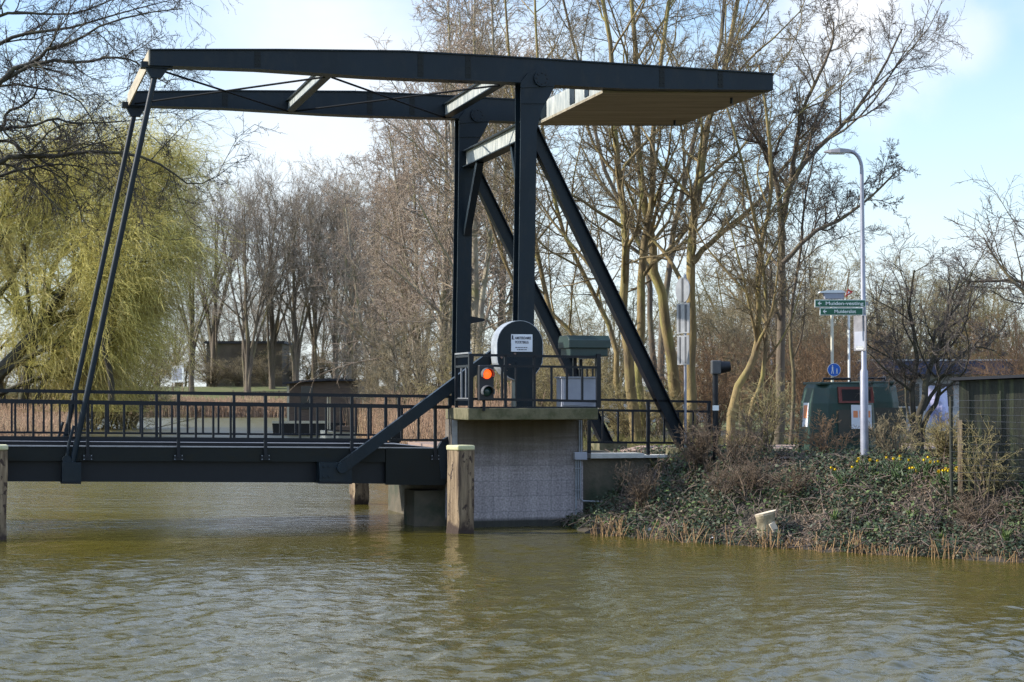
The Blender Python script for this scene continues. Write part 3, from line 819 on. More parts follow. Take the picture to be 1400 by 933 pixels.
# conduit on the abutment wall
CD = local('cable_conduit', 'grey cable pipes and junction box on the right edge of the abutment', 'conduit')
jb0 = V(784, 629, -.03); jb1 = V(801, 618.5, -.03)
MB().box((jb0[0], -.12, jb0[1]), (jb1[0], -.001, jb1[1])).build('junction_box', M['grey_box'], CD, bevel=.01)
for x in (792, 794.5):
    MB().tube([VV(x, 575, -.03), VV(x, 619, -.03)], .012, 6).build('pipe', M['pvc'], CD)
for i, (x, yb) in enumerate(((787.5, 705), (790.5, 682), (793.5, 682))):
    pts = [VV(x, 629, -.03), VV(x, yb, -.03)]
    if i == 0: pts.append(VV(780, 722, -.05))
    if i == 2: pts += [VV(797, 685, -.03), VV(815, 686, -.02), VV(832, 686, .10)]
    MB().tube(pts, .016, 6).build('pipe', M['pvc'], CD)
cl = MB()
for y in (641, 670): a = V(786, y, -.05); b = V(796, y, -.05); cl.box((a[0], -.05, a[1] - .012), (b[0], -.001, a[1] + .012))
cl.build('clamp', M['zinc'], CD)

# ---- mooring piles
def pile(label, px, ytop, d, w, rz, cap=True, group=None):
    p = G(px, 540 + EYE * F / d, 0)
    e = thing('mooring_pile', label, 'pile', (p.x, p.y, 0), rz, group)
    zt = P(px, ytop, d).z
    b = MB(); rr = random.Random(px); n = 8; vs_ = []
    for i, z in enumerate(np.linspace(-.8, zt - .1, n)):
        s = w / 2 * (1 - .03 * i / n)
        for a, c in ((-1,-1),(1,-1),(1,1),(-1,1)):
            j = .02 if z > .4 else .045
            vs_.append((a * s + rr.uniform(-j, j) * .5, c * s + rr.uniform(-j, j) * .5, z))
    fs = []
    for i in range(n - 1):
        for k in range(4): fs.append((4*i + k, 4*i + (k+1) % 4, 4*i + 4 + (k+1) % 4, 4*i + 4 + k))
    fs.append((4*n-4, 4*n-3, 4*n-2, 4*n-1))
    b.add(vs_, fs).build('shaft', M['pile'], e)
    if cap: MB().box((-w/2 - .012, -w/2 - .012, zt - .098), (w/2 + .012, w/2 + .012, zt)).build('cap', M['woodcap'], e, bevel=.025)
    return e
pile('square weathered timber pile with pale cap at the abutment corner', 629.5, 609, 34.0, .385, math.radians(38))
pile('cropped timber pile at the left edge in front of the bridge deck', -7, 608.5, 32.5, .40, math.radians(20))
pile('dark timber pile in the water behind the bridge deck', 491, 640, 43, .36, math.radians(25), False)
# left abutment just outside the frame
LA = local('bridge_abutment', 'concrete abutment carrying the free end of the bridge leaf at left', 'abutment')
MB().box((uLf - 8, -.2, -1.2), (uLf - .05, 5.6, 1.60)).build('wall', M['wall'], LA)
# ================================================================== terrain and water
WPOLY = np.array([(-400, 3), (45, 3), (45, 8), (22, 20.5), (8.25, 28.2), (6.6, 29.4), (5.1, 30.6), (3.4, 32.0), (1.9, 33.6), (1.0, 36.5), (0.2, 38), (-2.0, 42), (-2.5, 45), (-3.7, 58),
                  (-6.8, 92), (-12, 126), (-15, 170), (-16, 214), (-62, 216), (-63, 180), (-50, 150), (-33, 117), (-27, 90), (-19.5, 57), (-16, 42), (-14, 33), (-20, 20), (-60, 9), (-400, 7)], float)
def sdf(X, Y):                          # >0 on land, metres from the shoreline
    p = np.stack([X, Y], -1); d = np.full(X.shape, 1e18); inside = np.zeros(X.shape, bool)
    n = len(WPOLY)
    for i in range(n):
        a, b = WPOLY[i], WPOLY[(i + 1) % n]
        e = b - a; w = p - a
        t = np.clip((w @ e) / (e @ e), 0, 1)
        q = w - t[..., None] * e
        d = np.minimum(d, (q * q).sum(-1))
        c = ((a[1] > Y) != (b[1] > Y))
        with np.errstate(divide='ignore', invalid='ignore'):
            xi = a[0] + (Y - a[1]) * e[0] / (e[1] if e[1] else 1e-9)
        inside ^= c & (X < xi)
    d = np.sqrt(d)
    return np.where(inside, -d, d)
def sstep(x): x = np.clip(x, 0, 1); return x * x * (3 - 2 * x)
def wob(X, Y):
    return (np.sin(X * 1.7 + Y * .9) * np.cos(Y * 1.3 - X * .6) + .6 * np.sin(X * 3.9 - Y * 2.3) + .4 * np.sin(X * 7.1 + Y * 6.3)) / 2
def height(X, Y):
    X = np.asarray(X, float); Y = np.asarray(Y, float)
    t = sdf(X, Y)
    t = t + wob(X, Y) * .22 * (np.abs(t) < 3)
    base = 1.36 + 2.4 * sstep((Y - 175) / 45) * sstep((t + 2) / 14)
    land = .06 + (base - .06) * (sstep((t + .1) / 2.9) * .55 + .45 * np.clip(t / 2.4, 0, 1)) + wob(X * .7, Y * .7) * .05
    return np.where(t > 0, land, np.maximum(.06 + t * .55, -1.6))
def H(x, y): return float(height(np.array([x]), np.array([y]))[0])

def axis(segs):
    out = []
    for a, b, s in segs: out += list(np.arange(a, b, s))
    return np.array(out + [segs[-1][1]])
xs = axis([(-6000, -600, 600), (-600, -100, 50), (-100, -20, 4), (-20, 0, 1), (0, 17, .22), (17, 40, 1), (40, 100, 6), (100, 600, 50), (600, 6000, 600)])
ys = axis([(-300, 0, 30), (0, 22, 2), (22, 38, .22), (38, 60, 1), (60, 130, 3), (130, 260, 5), (260, 600, 40), (600, 9000, 700)])
XX, YY = np.meshgrid(xs, ys); ZZ = height(XX, YY)
# keep the soil below the concrete of the bridge
lu = (XX - OX) * CA + (YY - OY) * SA; lv_ = -(XX - OX) * SA + (YY - OY) * CA
ZZ = np.where((lu > uL - .4) & (lu < uR + .6) & (lv_ > -.2) & (lv_ < 6.2), np.minimum(ZZ, -.3), ZZ)
nx = len(xs); idx = np.arange(XX.size).reshape(XX.shape)
quads = np.stack([idx[:-1, :-1], idx[:-1, 1:], idx[1:, 1:], idx[1:, :-1]], -1).reshape(-1, 4)
gm_ = np_mesh('ground', [(np.stack([XX, YY, ZZ], -1).reshape(-1, 3), quads)], M['ground'], True)
gm_.materials.append(M['grass'])
far = (np.abs(YY[:-1, :-1]) > 60) | (XX[:-1, :-1] > 17) | (XX[:-1, :-1] < -18)
gm_.polygons.foreach_set('material_index', far.ravel().astype(np.int32))
gd = bpy.data.objects.new('ground', gm_); C.objects.link(gd); tag(gd, kind='structure')
# the water: one sheet with real wind ripples, finer towards the near bank
def water_sheet():
    yr = [-40.0, -10, 4, 8]
    while yr[-1] < 110: yr.append(yr[-1] + max(.035, yr[-1] ** 2 / (F * EYE) * 1.1))
    while yr[-1] < 232: yr.append(yr[-1] + 4)
    yr = np.array(yr)
    s_in = np.linspace(-.40, .40, 1000)
    ss = np.concatenate([[-40, -10, -3, -1, -.6, -.48], s_in, [.48, .6, 1, 3, 10, 40]])
    Yg = np.repeat(yr[:, None], len(ss), 1); Xg = ss[None, :] * np.maximum(Yg, 12)
    dy = np.gradient(yr)[:, None]; dx = (np.gradient(ss)[None, :] * np.maximum(Yg, 12))
    h = np.zeros_like(Xg); g = np.random.default_rng(77)
    gust = .62 + .38 * np.sin(Xg * .21 + Yg * .13 + 1.2 * np.sin(Yg * .11)) * np.sin(Yg * .29 - Xg * .08 + 1)
    for k in range(64):
        lam = .12 * (.8 / .12) ** (k / 63.0)
        th = math.radians(-62) + g.normal() * .55
        kx, ky = math.cos(th) * 2 * math.pi / lam, math.sin(th) * 2 * math.pi / lam
        w = np.clip((lam / np.maximum(dy, dx) - 2.0) / 2.5, 0, 1)
        slope = .042 * (1.0 if lam < .5 else .75)
        warp = .6 * np.sin(Xg * g.uniform(.5, 1.6) + g.uniform(0, 6)) + .6 * np.sin(Yg * g.uniform(.5, 1.6) + g.uniform(0, 6))
        h += w * slope * lam / (2 * math.pi) * math.sqrt(2) * np.sin(Xg * kx + Yg * ky + g.uniform(0, 6.28) + warp)
    h *= gust
    n1 = len(ss); ii = np.arange(Xg.size).reshape(Xg.shape)
    q = np.stack([ii[:-1, :-1], ii[:-1, 1:], ii[1:, 1:], ii[1:, :-1]], -1).reshape(-1, 4)
    me = np_mesh('canal_water', [(np.stack([Xg, Yg, h], -1).reshape(-1, 3), q)], M['water'], True)
    return bpy.data.objects.new('canal_water', me)
wtr = water_sheet(); C.objects.link(wtr); tag(wtr, kind='structure')

# road leaving the bridge, and a footpath along the bank
def strip(name, pts, w0, m, dz):
    b = MB(); vs_ = []; 
    for i, p in enumerate(pts):
        t = (Vector(pts[min(i + 1, len(pts) - 1)]) - Vector(pts[max(i - 1, 0)])).normalized(); s = Vector((-t.y, t.x)) * w0 / 2
        for q in (-1, 1):
            x, y = p[0] + s.x * q, p[1] + s.y * q
            vs_.append((x, y, max(H(p[0], p[1]), H(x, y)) + dz))
    b.add(vs_, [(2*i, 2*i + 2, 2*i + 3, 2*i + 1) for i in range(len(pts) - 1)])
    return tag(b.build(name, m), kind='structure')
rp = [toW(u, 2.55) for u in (uR + .1, uR + 3, uR + 7, uR + 14, uR + 26, uR + 60)]
strip('road', [(p.x, p.y) for p in rp], 4.2, M['asphalt'], .10)
strip('footpath', [(4.6, 35.2), (6, 35.3), (8, 35.5), (12, 35.8), (30, 38)], 1.5, M['path'], .07)

# ================================================================== signs and street furniture on the right bank
def ground_at(px, d):
    p = P(px, 540, d); p.z = H(p.x, p.y); return p
def sz(n, d): return n * d / F                       # photo pixels to metres at a distance

d = 33.4
p = ground_at(1181.5, d)
LP = thing('street_lamp', 'tall grey street lamp with curved arm and flat head beside the green signs', 'street lamp', p)
top = P(1178.5, 232, d).z - p.z; hz_ = P(1165, 207, d).z - p.z
MB().tube([(0, 0, -.2), (0, 0, 1.75), (0, 0, 1.8), (-.02, 0, top)], [.078, .076, .052, .036], 14).build('post', M['pole'], LP, True)
arm = [(-.02, 0, top)]
for k in range(1, 9):
    q = math.pi / 2 * k / 8
    arm.append((-.02 - .24 * (1 - math.cos(q)), 0, top + (hz_ - top) * math.sin(q)))
MB().tube(arm, .034, 10).build('arm', M['pole'], LP, True)
hd = MB(); prof = [(-.20, .0, .035), (-.28, .05, .07), (-.45, .085, .10), (-.62, .075, .07), (-.74, .03, .03)]
vs_ = []
for x, w, h in prof:
    for a, b in ((-1, -.35), (1, -.35), (.7, .65), (-.7, .65)): vs_.append((x, a * max(w, .02) * 1.25, hz_ + b * h * .9 - (x + .2) * -.03))
fs = [(4*i + k, 4*i + (k+1) % 4, 4*i + 4 + (k+1) % 4, 4*i + 4 + k) for i in range(4) for k in range(4)] + [(3, 2, 1, 0), (16, 17, 18, 19)]
hd.add(vs_, fs).build('lamp_head', mat('lamp_head_grey', (.28, .27, .28), None, 4, .45), LP)
MB().box((-.64, -.07, hz_ - .055), (-.34, .07, hz_ - .035)).build('lens', M['sign_white'], LP)

def fingersign(label, x0, x1, y0, y1, body, tw):
    a = P(x0, y1, d - .09); b = P(x1, y0, d - .09)
    e = thing('direction_sign', label, 'direction sign', ((a.x + b.x) / 2, a.y, (a.z + b.z) / 2))
    w = (b.x - a.x) / 2; h = (b.z - a.z) / 2
    MB().box((-w, -.004, -h), (w, .028, h)).build('border', M['sign_white'], e)
    f = MB().box((-w + .012, -.010, -h + .012), (w - .012, -.0045, h - .012)).build('panel', M['sign_green'], e)
    text('lettering', body, h * 1.25, M['sign_white'], e, (w * .16, -.0115, -.002), (math.pi / 2, 0, 0), tw * 2 * w)
    ar = MB(); x = -w + .09; s = h * .5
    ar.prism([(x - s, 0), (x, s), (x + s * .4, s), (x - s * .2, s * .25), (x + s, s * .25), (x + s, -s * .25), (x - s * .2, -s * .25), (x + s * .4, -s), (x, -s)], -.0118, -.0102)
    ar.build('arrow', M['sign_white'], e)
    MB().box((w - .02, .03, -h * .5), (w + .06, .05, h * .5)).build('bracket', M['zinc'], e)
fingersign('upper long green direction sign reading Muiden-vesting on the lamp post', 1114, 1183.5, 410, 420.3, 'Muiden-vesting', .74)
fingersign('lower short green direction sign reading Muiderslot on the lamp post', 1121, 1180, 421, 431.3, 'Muiderslot', .50)
a = P(1176, 456, d)
GS = thing('plate_sign', 'narrow grey sign plate seen edge on below the green signs', 'sign', a, math.radians(-58))
hh = sz(48, d) / 2
MB().box((-.17, -.01, -hh), (.17, .01, hh)).build('plate', mat('scuffed_grey_plate', (.22, .22, .24), (.13, .13, .15), 6, .6), GS, bevel=.004)
MB().box((-.14, -.016, -hh + .05), (.14, -.0105, hh - .30)).build('panel', M['grey_box'], GS)
MB().box((-.10, -.016, -hh + .03), (.10, -.0106, -hh + .09)).build('plate_label', M['sign_white'], GS)
MB().box((.0, .012, -.05), (.05, .1, .05)).build('bracket', M['zinc'], GS)

# traffic signs seen from behind left of the trees
d2 = 37.0
p = ground_at(937, d2)
TS = thing('traffic_sign', 'round traffic sign and two plates seen from behind on a grey pole', 'traffic sign', p)
zt = P(938, 378, d2).z - p.z
MB().tube([(0, 0, -.1), (0, 0, zt + .04)], .03, 10).build('pole', M['pole'], TS, True)
zc_ = P(938, 397, d2).z - p.z
back = Vector((-.80, -.60, 0)); side = Vector((.60, -.80, 0)) * -1
q = math.atan2(-.60, -.80)
def rot_part(mb, name, m, parent, x, y, z, rz):
    o = mb.build(name, m, parent, True); o.location = (x, y, z); o.rotation_euler = (0, 0, rz); return o
rz_ = math.radians(-63)
rot_part(MB().disc((0, .055, 0), (0, 1, 0), .275, .015, 32), 'round_plate', M['zinc'], TS, -.10, -.05, zc_, rz_)
rot_part(MB().box((-.03, .03, -.25), (.03, .046, .25)), 'channel', M['hood'], TS, -.10, -.05, zc_, rz_)
for y0, y1, w in ((415, 456, .245), (459, 499, .225)):
    za, zb_ = P(938, y1, d2).z - p.z, P(938, y0, d2).z - p.z
    rot_part(MB().box((-w, .045, za), (w, .06, zb_)), 'plate', M['zinc'], TS, -.09, -.05, 0, rz_)
    rot_part(MB().box((-w * .62, .03, za + .03), (-w * .42, .044, zb_ - .03)), 'channel', M['hood'], TS, -.09, -.05, 0, rz_)
    rot_part(MB().box((w * .35, .03, za + .03), (w * .55, .044, zb_ - .03)), 'channel', M['hood'], TS, -.09, -.05, 0, rz_)

# dark signal post with a visor seen from the side
d3 = 35.0
p = ground_at(978, d3)
SP = thing('signal_post', 'dark road signal on a post with visor pointing right', 'traffic light', p)
zt = P(978, 493, d3).z - p.z; zb = P(978, 512, d3).z - p.z
MB().tube([(0, 0, -.2), (0, 0, zb + .02)], .058, 10).build('post', M['black_paint'], SP, True)
MB().box((-.08, -.13, zb), (.10, .13, zt)).build('housing', mat('grey_housing', (.07, .075, .08), None, 3, .5), SP, bevel=.02)
hv = MB()
hv.tube([(.10, 0, (zt + zb) / 2 + .0), (.30, 0, (zt + zb) / 2 + .02)], [.13, .10], 14).build('visor', M['black_paint'], SP, True)
MB().box((-.062, -.062, zb - .72), (.062, -.056, zb - .62)).build('sticker', M['sign_white'], SP)

# footpath sign on its own pole with a lamp hood
d4 = 39.5
p = ground_at(1138, d4)
FS = thing('footpath_sign', 'round blue footpath sign with white walkers on a slim pole behind the container', 'traffic sign', p)
zt = P(1138, 401, d4).z - p.z
MB().tube([(0, 0, -.1), (0, 0, zt)], .034, 10).build('pole', mat('pale_pole', (.62, .60, .48), (.5, .48, .4), 4, .6), FS, True)
zc_ = P(1140, 506, d4).z - p.z; rr = sz(9.0, d4)
MB().disc((.03, -.055, zc_), (0, 1, 0), rr, .02, 32).build('border', M['sign_white'], FS, True)
MB().disc((.03, -.058, zc_), (0, 1, 0), rr * .94, .02, 32).build('disc', M['sign_blue'], FS, True)
fig = MB()
def figure(cx, cz, s):
    y0, y1 = -.074, -.069
    fig.disc((cx, -.0715, cz + .80 * s), (0, 1, 0), .13 * s, .005, 12)
    fig.prism([(cx - .16*s, cz + .62*s), (cx + .16*s, cz + .62*s), (cx + .13*s, cz + .05*s), (cx - .13*s, cz + .05*s)], y0, y1)
    fig.prism([(cx - .13*s, cz + .05*s), (cx + .0*s, cz + .05*s), (cx - .14*s, cz - .75*s), (cx - .26*s, cz - .75*s)], y0, y1)
    fig.prism([(cx + .0*s, cz + .05*s), (cx + .13*s, cz + .05*s), (cx + .26*s, cz - .75*s), (cx + .14*s, cz - .75*s)], y0, y1)
figure(.03 - .035, zc_ - .003, .112); figure(.03 + .062, zc_ - .032, .074)
fig.build('walkers', M['sign_white'], FS)
hl = MB(); hl.prism([(-.30, zt), (-.27, zt + .035), (-.1, zt + .06), (.22, zt + .06), (.32, zt + .0)], -.11, .11)
HL = hl.build('lamp_hood', M['sign_white'], FS)
MB().prism([(-.16, zt - .13), (.26, zt - .13), (.26, zt - .002), (-.2, zt - .002)], -.09, .09).build('diffuser', M['grey_box'], FS)
sx_ = .36
tri = MB().prism([(sx_ - .08, zt - .1), (sx_ + .10, zt + .02), (sx_ - .02, zt + .09)], -.13, -.115).build('red_panel', M['sign_red'], FS)
MB().prism([(sx_ - .03, zt - .03), (sx_ + .03, zt + .01), (sx_ - .01, zt + .04)], -.136, -.131).build('white_panel', M['sign_white'], FS)
p = ground_at(1161, 44)
SPo = thing('slim_post', 'thin white post between the green signs and the lamp post', 'post', p)
MB().tube([(0, 0, -.1), (0, 0, P(1161, 425, 44).z - p.z)], .03, 8).build('pole', M['sign_white'], SPo, True)
MB().disc((0, 0, P(1161, 425, 44).z - p.z), (0, 0, 1), .05, .04, 8).build('cap', M['pole'], SPo)
for px, y0, dd, lab in ((890, 405, 78, 'thin pale lamp pole far behind the back stay'), (1055, 447, 70, 'thin pole with small white head among the thicket')):
    p = ground_at(px, dd); z = P(px, y0, dd).z - p.z
    e = thing('lamp_pole', lab, 'lamp pole', p)
    MB().tube([(0, 0, -.1), (0, 0, z)], .055, 8).build('pole', M['sign_white'] if px < 1000 else M['pole'], e, True)
    MB().box((-.12, -.12, z), (.12, .12, z + .35)).build('lamp_head', M['sign_white'], e, bevel=.04)

# glass recycling containers
def container(label, px, dd, rz, w, posters):
    p = ground_at(px, dd)
    e = thing('recycling_container', label, 'recycling bin', p, rz)
    h = 1.60; dpt = 1.25; c = .24
    lev = [(0.0, .96), (.12, 1.0), (.55, 1.0), (1.15, .95), (1.47, .87), (1.56, .79)]
    vs_ = []
    for z, s in lev:
        a, b = w / 2 * s, dpt / 2 * s
        for x, y in ((-a + c, -b), (a - c, -b), (a, -b + c), (a, b - c), (a - c, b), (-a + c, b), (-a, b - c), (-a, -b + c)): vs_.append((x, y, z))
    fs = [(8*i + k, 8*i + (k+1) % 8, 8*i + 8 + (k+1) % 8, 8*i + 8 + k) for i in range(5) for k in range(8)] + [tuple(range(7, -1, -1)), tuple(range(40, 48))]
    MB().add(vs_, fs).build('body', M['bin'], e, bevel=.025)
    l = MB(); a, b = w / 2 * .80, dpt / 2 * .80
    l.box((-a, -b, 1.53), (a, b, 1.59)).build('lid', M['bin'], e, bevel=.02)
    MB().tube([(-.3, 0, 1.58), (-.3, 0, 1.66), (.3, 0, 1.66), (.3, 0, 1.58)], .025, 8).build('lifting_bar', M['black_paint'], e)
    # front panel leaning with the body
    def fp(x, z, off):
        s = np.interp(z, [q[0] for q in lev], [q[1] for q in lev]); return (x, -dpt / 2 * s - off, z)
    def plate(x0, x1, z0, z1, o0, o1, name, m, par=e):
        b_ = MB(); v8 = [fp(x0, z0, o0), fp(x1, z0, o0), fp(x1, z1, o0), fp(x0, z1, o0), fp(x0, z0, o1), fp(x1, z0, o1), fp(x1, z1, o1), fp(x0, z1, o1)]
        b_.add(v8, [(3, 2, 1, 0), (4, 5, 6, 7), (0, 1, 5, 4), (1, 2, 6, 5), (2, 3, 7, 6), (3, 0, 4, 7)])
        return b_.build(name, m, par)
    plate(-.22, .52, .45, 1.02, .002, .03, 'front_panel', M['bin_panel'])
    if posters: hf = plate(-.20, .56, 1.16, 1.49, .002, .05, 'hatch_frame', M['bin_red'])
    if posters: plate(-.13, .49, 1.205, 1.44, .051, .056, 'hatch_opening', M['dark'])
    if posters:
        pn = plate(.06, .50, .63, 1.12, .034, .040, 'poster', M['white'])
        bl = MB()
        for k in range(3):
            x = .10 + k * .135
            v8 = [fp(x, .86, .0405), fp(x + .10, .86, .0405), fp(x + .10, 1.0, .0405), fp(x, 1.0, .0405)]
            bl.add(v8 + [(a_, b_ - .002, c_) for a_, b_, c_ in v8], [(4, 5, 6, 7), (0, 1, 5, 4), (1, 2, 6, 5), (2, 3, 7, 6), (3, 0, 4, 7)])
        bl.build('orange_print', M['orange'], e)
        s_ = MB().box((-w / 2 - .012, -.17, .62), (-w / 2 + .02, .13, 1.12)).build('poster', M['white'], e)
        s_.rotation_euler = (0, math.radians(3.5), 0); s_.location = (-.04, 0, 0)
        s2 = MB().box((-w / 2 - .017, -.12, .80), (-w / 2 - .0125, .09, 1.07)).build('orange_print', M['orange'], e)
        s2.rotation_euler = (0, math.radians(3.5), 0); s2.location = (-.04, 0, 0)
    return e
container('dark green glass recycling container with white and orange posters', 1144, 36.6, math.radians(11), 1.40, True)
container('second green recycling container half hidden behind the lamp post', 1192, 38.6, math.radians(11), 1.0, False)

# tarred shed with mesh fence at the right edge
d5 = 30.4
a = P(1312, 655, d5); zg = 1.1
SH = thing('timber_shed', 'dark tarred timber shed with flat roof at the right edge', 'shed', (a.x, a.y, zg), math.radians(-15))
zt0 = P(1300, 519, d5).z - zg; zt1 = P(1400, 513, d5).z - zg
MB().prism([(0, -.15), (5, -.15), (5, zt1 + .02), (0, zt0 - .02)], 0, 3).build('wall', M['boards'], SH)
MB().prism([(-.14, zt0 - .02), (5.1, zt1 + .12), (5.1, zt1 + .18), (-.14, zt0 + .03)], -.10, 3.1).build('roof', M['roof'], SH)
MB().box((-.03, -.04, -.1), (.05, -.001, zt0 * .62)).build('corner_board', M['wood'], SH)
for k in range(9): MB().box((.14 + k * .53, -.022, -.1), (.17 + k * .53, -.002, zt0 - .06)).build('batten', M['boards'], SH)
MF = thing('wire_fence', 'sagging wire mesh fence in front of the dark shed', 'fence', (a.x - .1, a.y - .45, zg), math.radians(-15))
wires = MB(); rr = random.Random(5)
for k in range(12):
    z = .12 + k * .125
    pts = [(x, rr.uniform(-.01, .01), z + .015 * math.sin(x * 2 + k)) for x in np.linspace(-.15, 4.5, 14)]
    wires.tube(pts, .0026, 4, False)
wires.build('wire', M['hood'], MF)
for x in (-.15, 1.35, 2.9): MB().tube([(x, .05, -.15), (x, .05, 1.55)], .03, 8).build('post', M['boards'], MF)

# flat roofed building behind
d6 = 62
a = P(1160, 540, d6); b = P(1376, 540, d6); zg = H(a.x, a.y)
FB = thing('low_building', 'low pale building with dark flat roof behind the small tree', 'building', (a.x, d6, zg))
wd = b.x - a.x
zr1 = P(1200, 494, d6).z - zg; zr0 = P(1200, 513, d6).z - zg
MB().box((0, 0, -.2), (wd, 6, zr0 + .05)).build('wall', M['plaster'], FB)
rf_ = MB().box((.55, -.5, zr0 + .02), (wd + .3, 6.2, zr1)).build('roof', M['blue_roof'], FB)
MB().box((.55, -.53, zr1), (wd + .33, 6.25, zr1 + .06)).build('roof_edge', M['plaster'], rf_)
MB().box((1.1, -.45, .0), (1.22, -.33, zr0)).build('downpipe', M['pole'], FB)
for k in range(3):
    w_ = MB().box((1.7 + k * 1.2, -.03, .9), (2.5 + k * 1.2, .001, 1.7)).build('window', M['glass'], FB)
    MB().box((1.65 + k * 1.2, -.05, .82), (2.55 + k * 1.2, -.0, .898)).build('sill', M['plaster'], w_)
a = P(1268, 580, 39); b = P(1296, 530, 39)
tb_ = MB(); n = 7; vs_ = []
for i in range(n):
    for j in range(n):
        s, t = i / (n - 1), j / (n - 1)
        vs_.append((a.x + (b.x - a.x) * s, 39 + .08 * math.sin(5 * s + 3 * t), a.z + (b.z - a.z) * t + .05 * math.sin(7 * s)))
m_ = len(vs_); vs2 = [(x, y + .02, z) for x, y, z in vs_]
fs = [(i*n + j, i*n + n + j, i*n + n + j + 1, i*n + j + 1) for i in range(n-1) for j in range(n-1)]
fs += [tuple(q + m_ for q in f[::-1]) for f in fs]
tag(tb_.add(vs_ + vs2, fs).build('plastic_sheet', M['tarp']), 'pale blue plastic sheet hanging behind the small tree', 'sheet')

# parked car roof far behind the approach railing
p = ground_at(892, 66)
CR = thing('parked_car', 'small white car parked far behind the approach railing', 'car', p, math.radians(8))
body = MB().prism([(-2.0, .28), (2.0, .28), (2.05, .62), (1.9, .85), (1.05, .95), (-1.7, .98), (-2.05, .8)], -.82, .82).build('body', M['carpaint'], CR, bevel=.06)
MB().prism([(-1.75, .98), (1.05, .95), (.45, 1.42), (-1.35, 1.44)], -.70, .70).build('cabin', M['glass'], CR, bevel=.05)
MB().prism([(-1.38, 1.43), (.50, 1.41), (.35, 1.49), (-1.2, 1.50)], -.68, .68).build('roof', M['carpaint'], CR)
for x in (-1.3, 1.25):
    for y in (-.80, .80):
        wl = MB().disc((x, y, .31), (0, 1, 0), .31, .2, 20).build('wheel', M['rubber'], CR, True)
        MB().disc((x, y + math.copysign(.105, y), .31), (0, 1, 0), .19, .02, 16).build('rim', M['zinc'], wl, True)

# stump on the bank
p = P(1047, 722, 31.45); p.z = max(H(p.x, p.y) - .08, 0.05)
ST = thing('tree_stump', 'pale freshly cut tree stump at the foot of the bank', 'tree stump', p, .3)
zt = P(1047, 701, 31.45).z - p.z
st = MB(); rr = random.Random(3); vs_ = []; n = 14
for i, (z, r) in enumerate(((-.15, .22), (.10, .18), (zt * .6, .155), (zt, .185))):
    for k in range(n):
        q = 2 * math.pi * k / n; r_ = r * (1 + rr.uniform(-.1, .1))
        vs_.append((r_ * math.cos(q), r_ * math.sin(q), z + (.05 * math.sin(q + 2) if i == 3 else 0)))
fs = [(n*i + k, n*i + (k+1) % n, n*i + n + (k+1) % n, n*i + n + k) for i in range(3) for k in range(n)] + [tuple(range(3*n, 4*n))]
st.add(vs_, fs).build('bark', M['stump_bark'], ST, True)
vt = [(1.05 * x, 1.05 * y, z + .004) for x, y, z in vs_[3*n:]]
MB().add(vt + [(x * .9, y * .9, z - .05) for x, y, z in vt], [tuple(range(n))] + [(k, n + k, n + (k+1) % n, (k+1) % n) for k in range(n)]).build('cut_face', M['stump_cut'], ST)
vt = MB().prism([(.03, .02), (.15, -.12), (.22, .05), (.19, .17), (.08, zt * .72), (-.02, zt * .62), (.05, .2)], -.20, -.10).build('split_wood', M['stump_cut'], ST)

# litter on the bank
for i, (px, py, d_, lab) in enumerate(((975, 668, 31.8, 'bluish scrap of plastic on the dark bank left of the stump'), (1066, 724, 30.5, 'pale crumpled plastic scrap beside the stump'), (890, 680, 33.0, 'grey plastic scrap in the ivy near the wing wall'), (1277, 663, 29.9, 'pale plastic scrap under the daffodils'))):
    x, y, _ = P(px, py, d_); z = H(x, y) + .03
    rr = random.Random(i); n = 4; vs_ = [(x + (a - 1.5) * .035 + rr.uniform(-.01, .01), y + (b - 1.5) * .03, z + .03 + rr.uniform(-.025, .035)) for a in range(n) for b in range(n)]
    fs = [(a*n + b, a*n + n + b, a*n + n + b + 1, a*n + b + 1) for a in range(n-1) for b in range(n-1)]
    tag(MB().add(vs_, fs).build('plastic_scrap', M['litter']), lab, 'litter', 'plastic scraps on the bank')

# ================================================================== far bank things
d7 = 118
a = P(392, 585, d7)
HB = thing('houseboat', 'brown houseboat with shallow curved roof moored on the far water', 'houseboat', (a.x, d7, 0))
w = sz(97, d7)
zz = lambda y: P(400, y, d7).z
MB().prism([(.1, .35), (w, .35), (w, zz(521)), (.1, zz(523))], 0, 7).build('cabin', M['cabin'], HB)
MB().prism([(-.25, zz(523.5)), (1.2, zz(519.5)), (w * .6, zz(517.5)), (w + .3, zz(519)), (w + .3, zz(521.5)), (w * .6, zz(520.5)), (1.2, zz(522.5)), (-.25, zz(526))], -.4, 7.3).build('roof', M['roof'], HB)
MB().prism([(-.8, -.3), (w * .95, -.3), (w, zz(578)), (-.9, zz(578))], -.6, 7.5).build('hull', M['dark'], HB)
MB().box((-.9, -.66, zz(579)), (w * .6, -.58, zz(575.5))).build('rubbing_strip', M['cream'], HB)
MB().box((.02, -.05, .4), (.16, .001, zz(524))).build('corner_board', M['cream'], HB)
wn = MB().box((.95, -.05, zz(560)), (1.75, .001, zz(528))).build('window', M['glass'], HB)
MB().box((.88, -.07, zz(528)), (1.82, -.001, zz(526.5))).build('frame', M['cabin'], wn)
d8 = 106
a = P(438, 590, d8)
SBt = thing('motor_boat', 'small pale boat with canopy moored in front of the houseboat', 'boat', (a.x, d8, 0))
w = sz(66, d8); zz = lambda y: P(450, y, d8).z
hb = MB(); vs_ = []; L_ = w
for i, (s, wd_, zz_) in enumerate(((0, .05, .55), (.12, .5, .50), (.4, .75, .44), (.8, .75, .42), (1, .62, .42))):
    for yy, z in ((-wd_, zz_), (-wd_ * .75, -.15), (wd_ * .75, -.15), (wd_, zz_)): vs_.append((s * L_, yy, z))
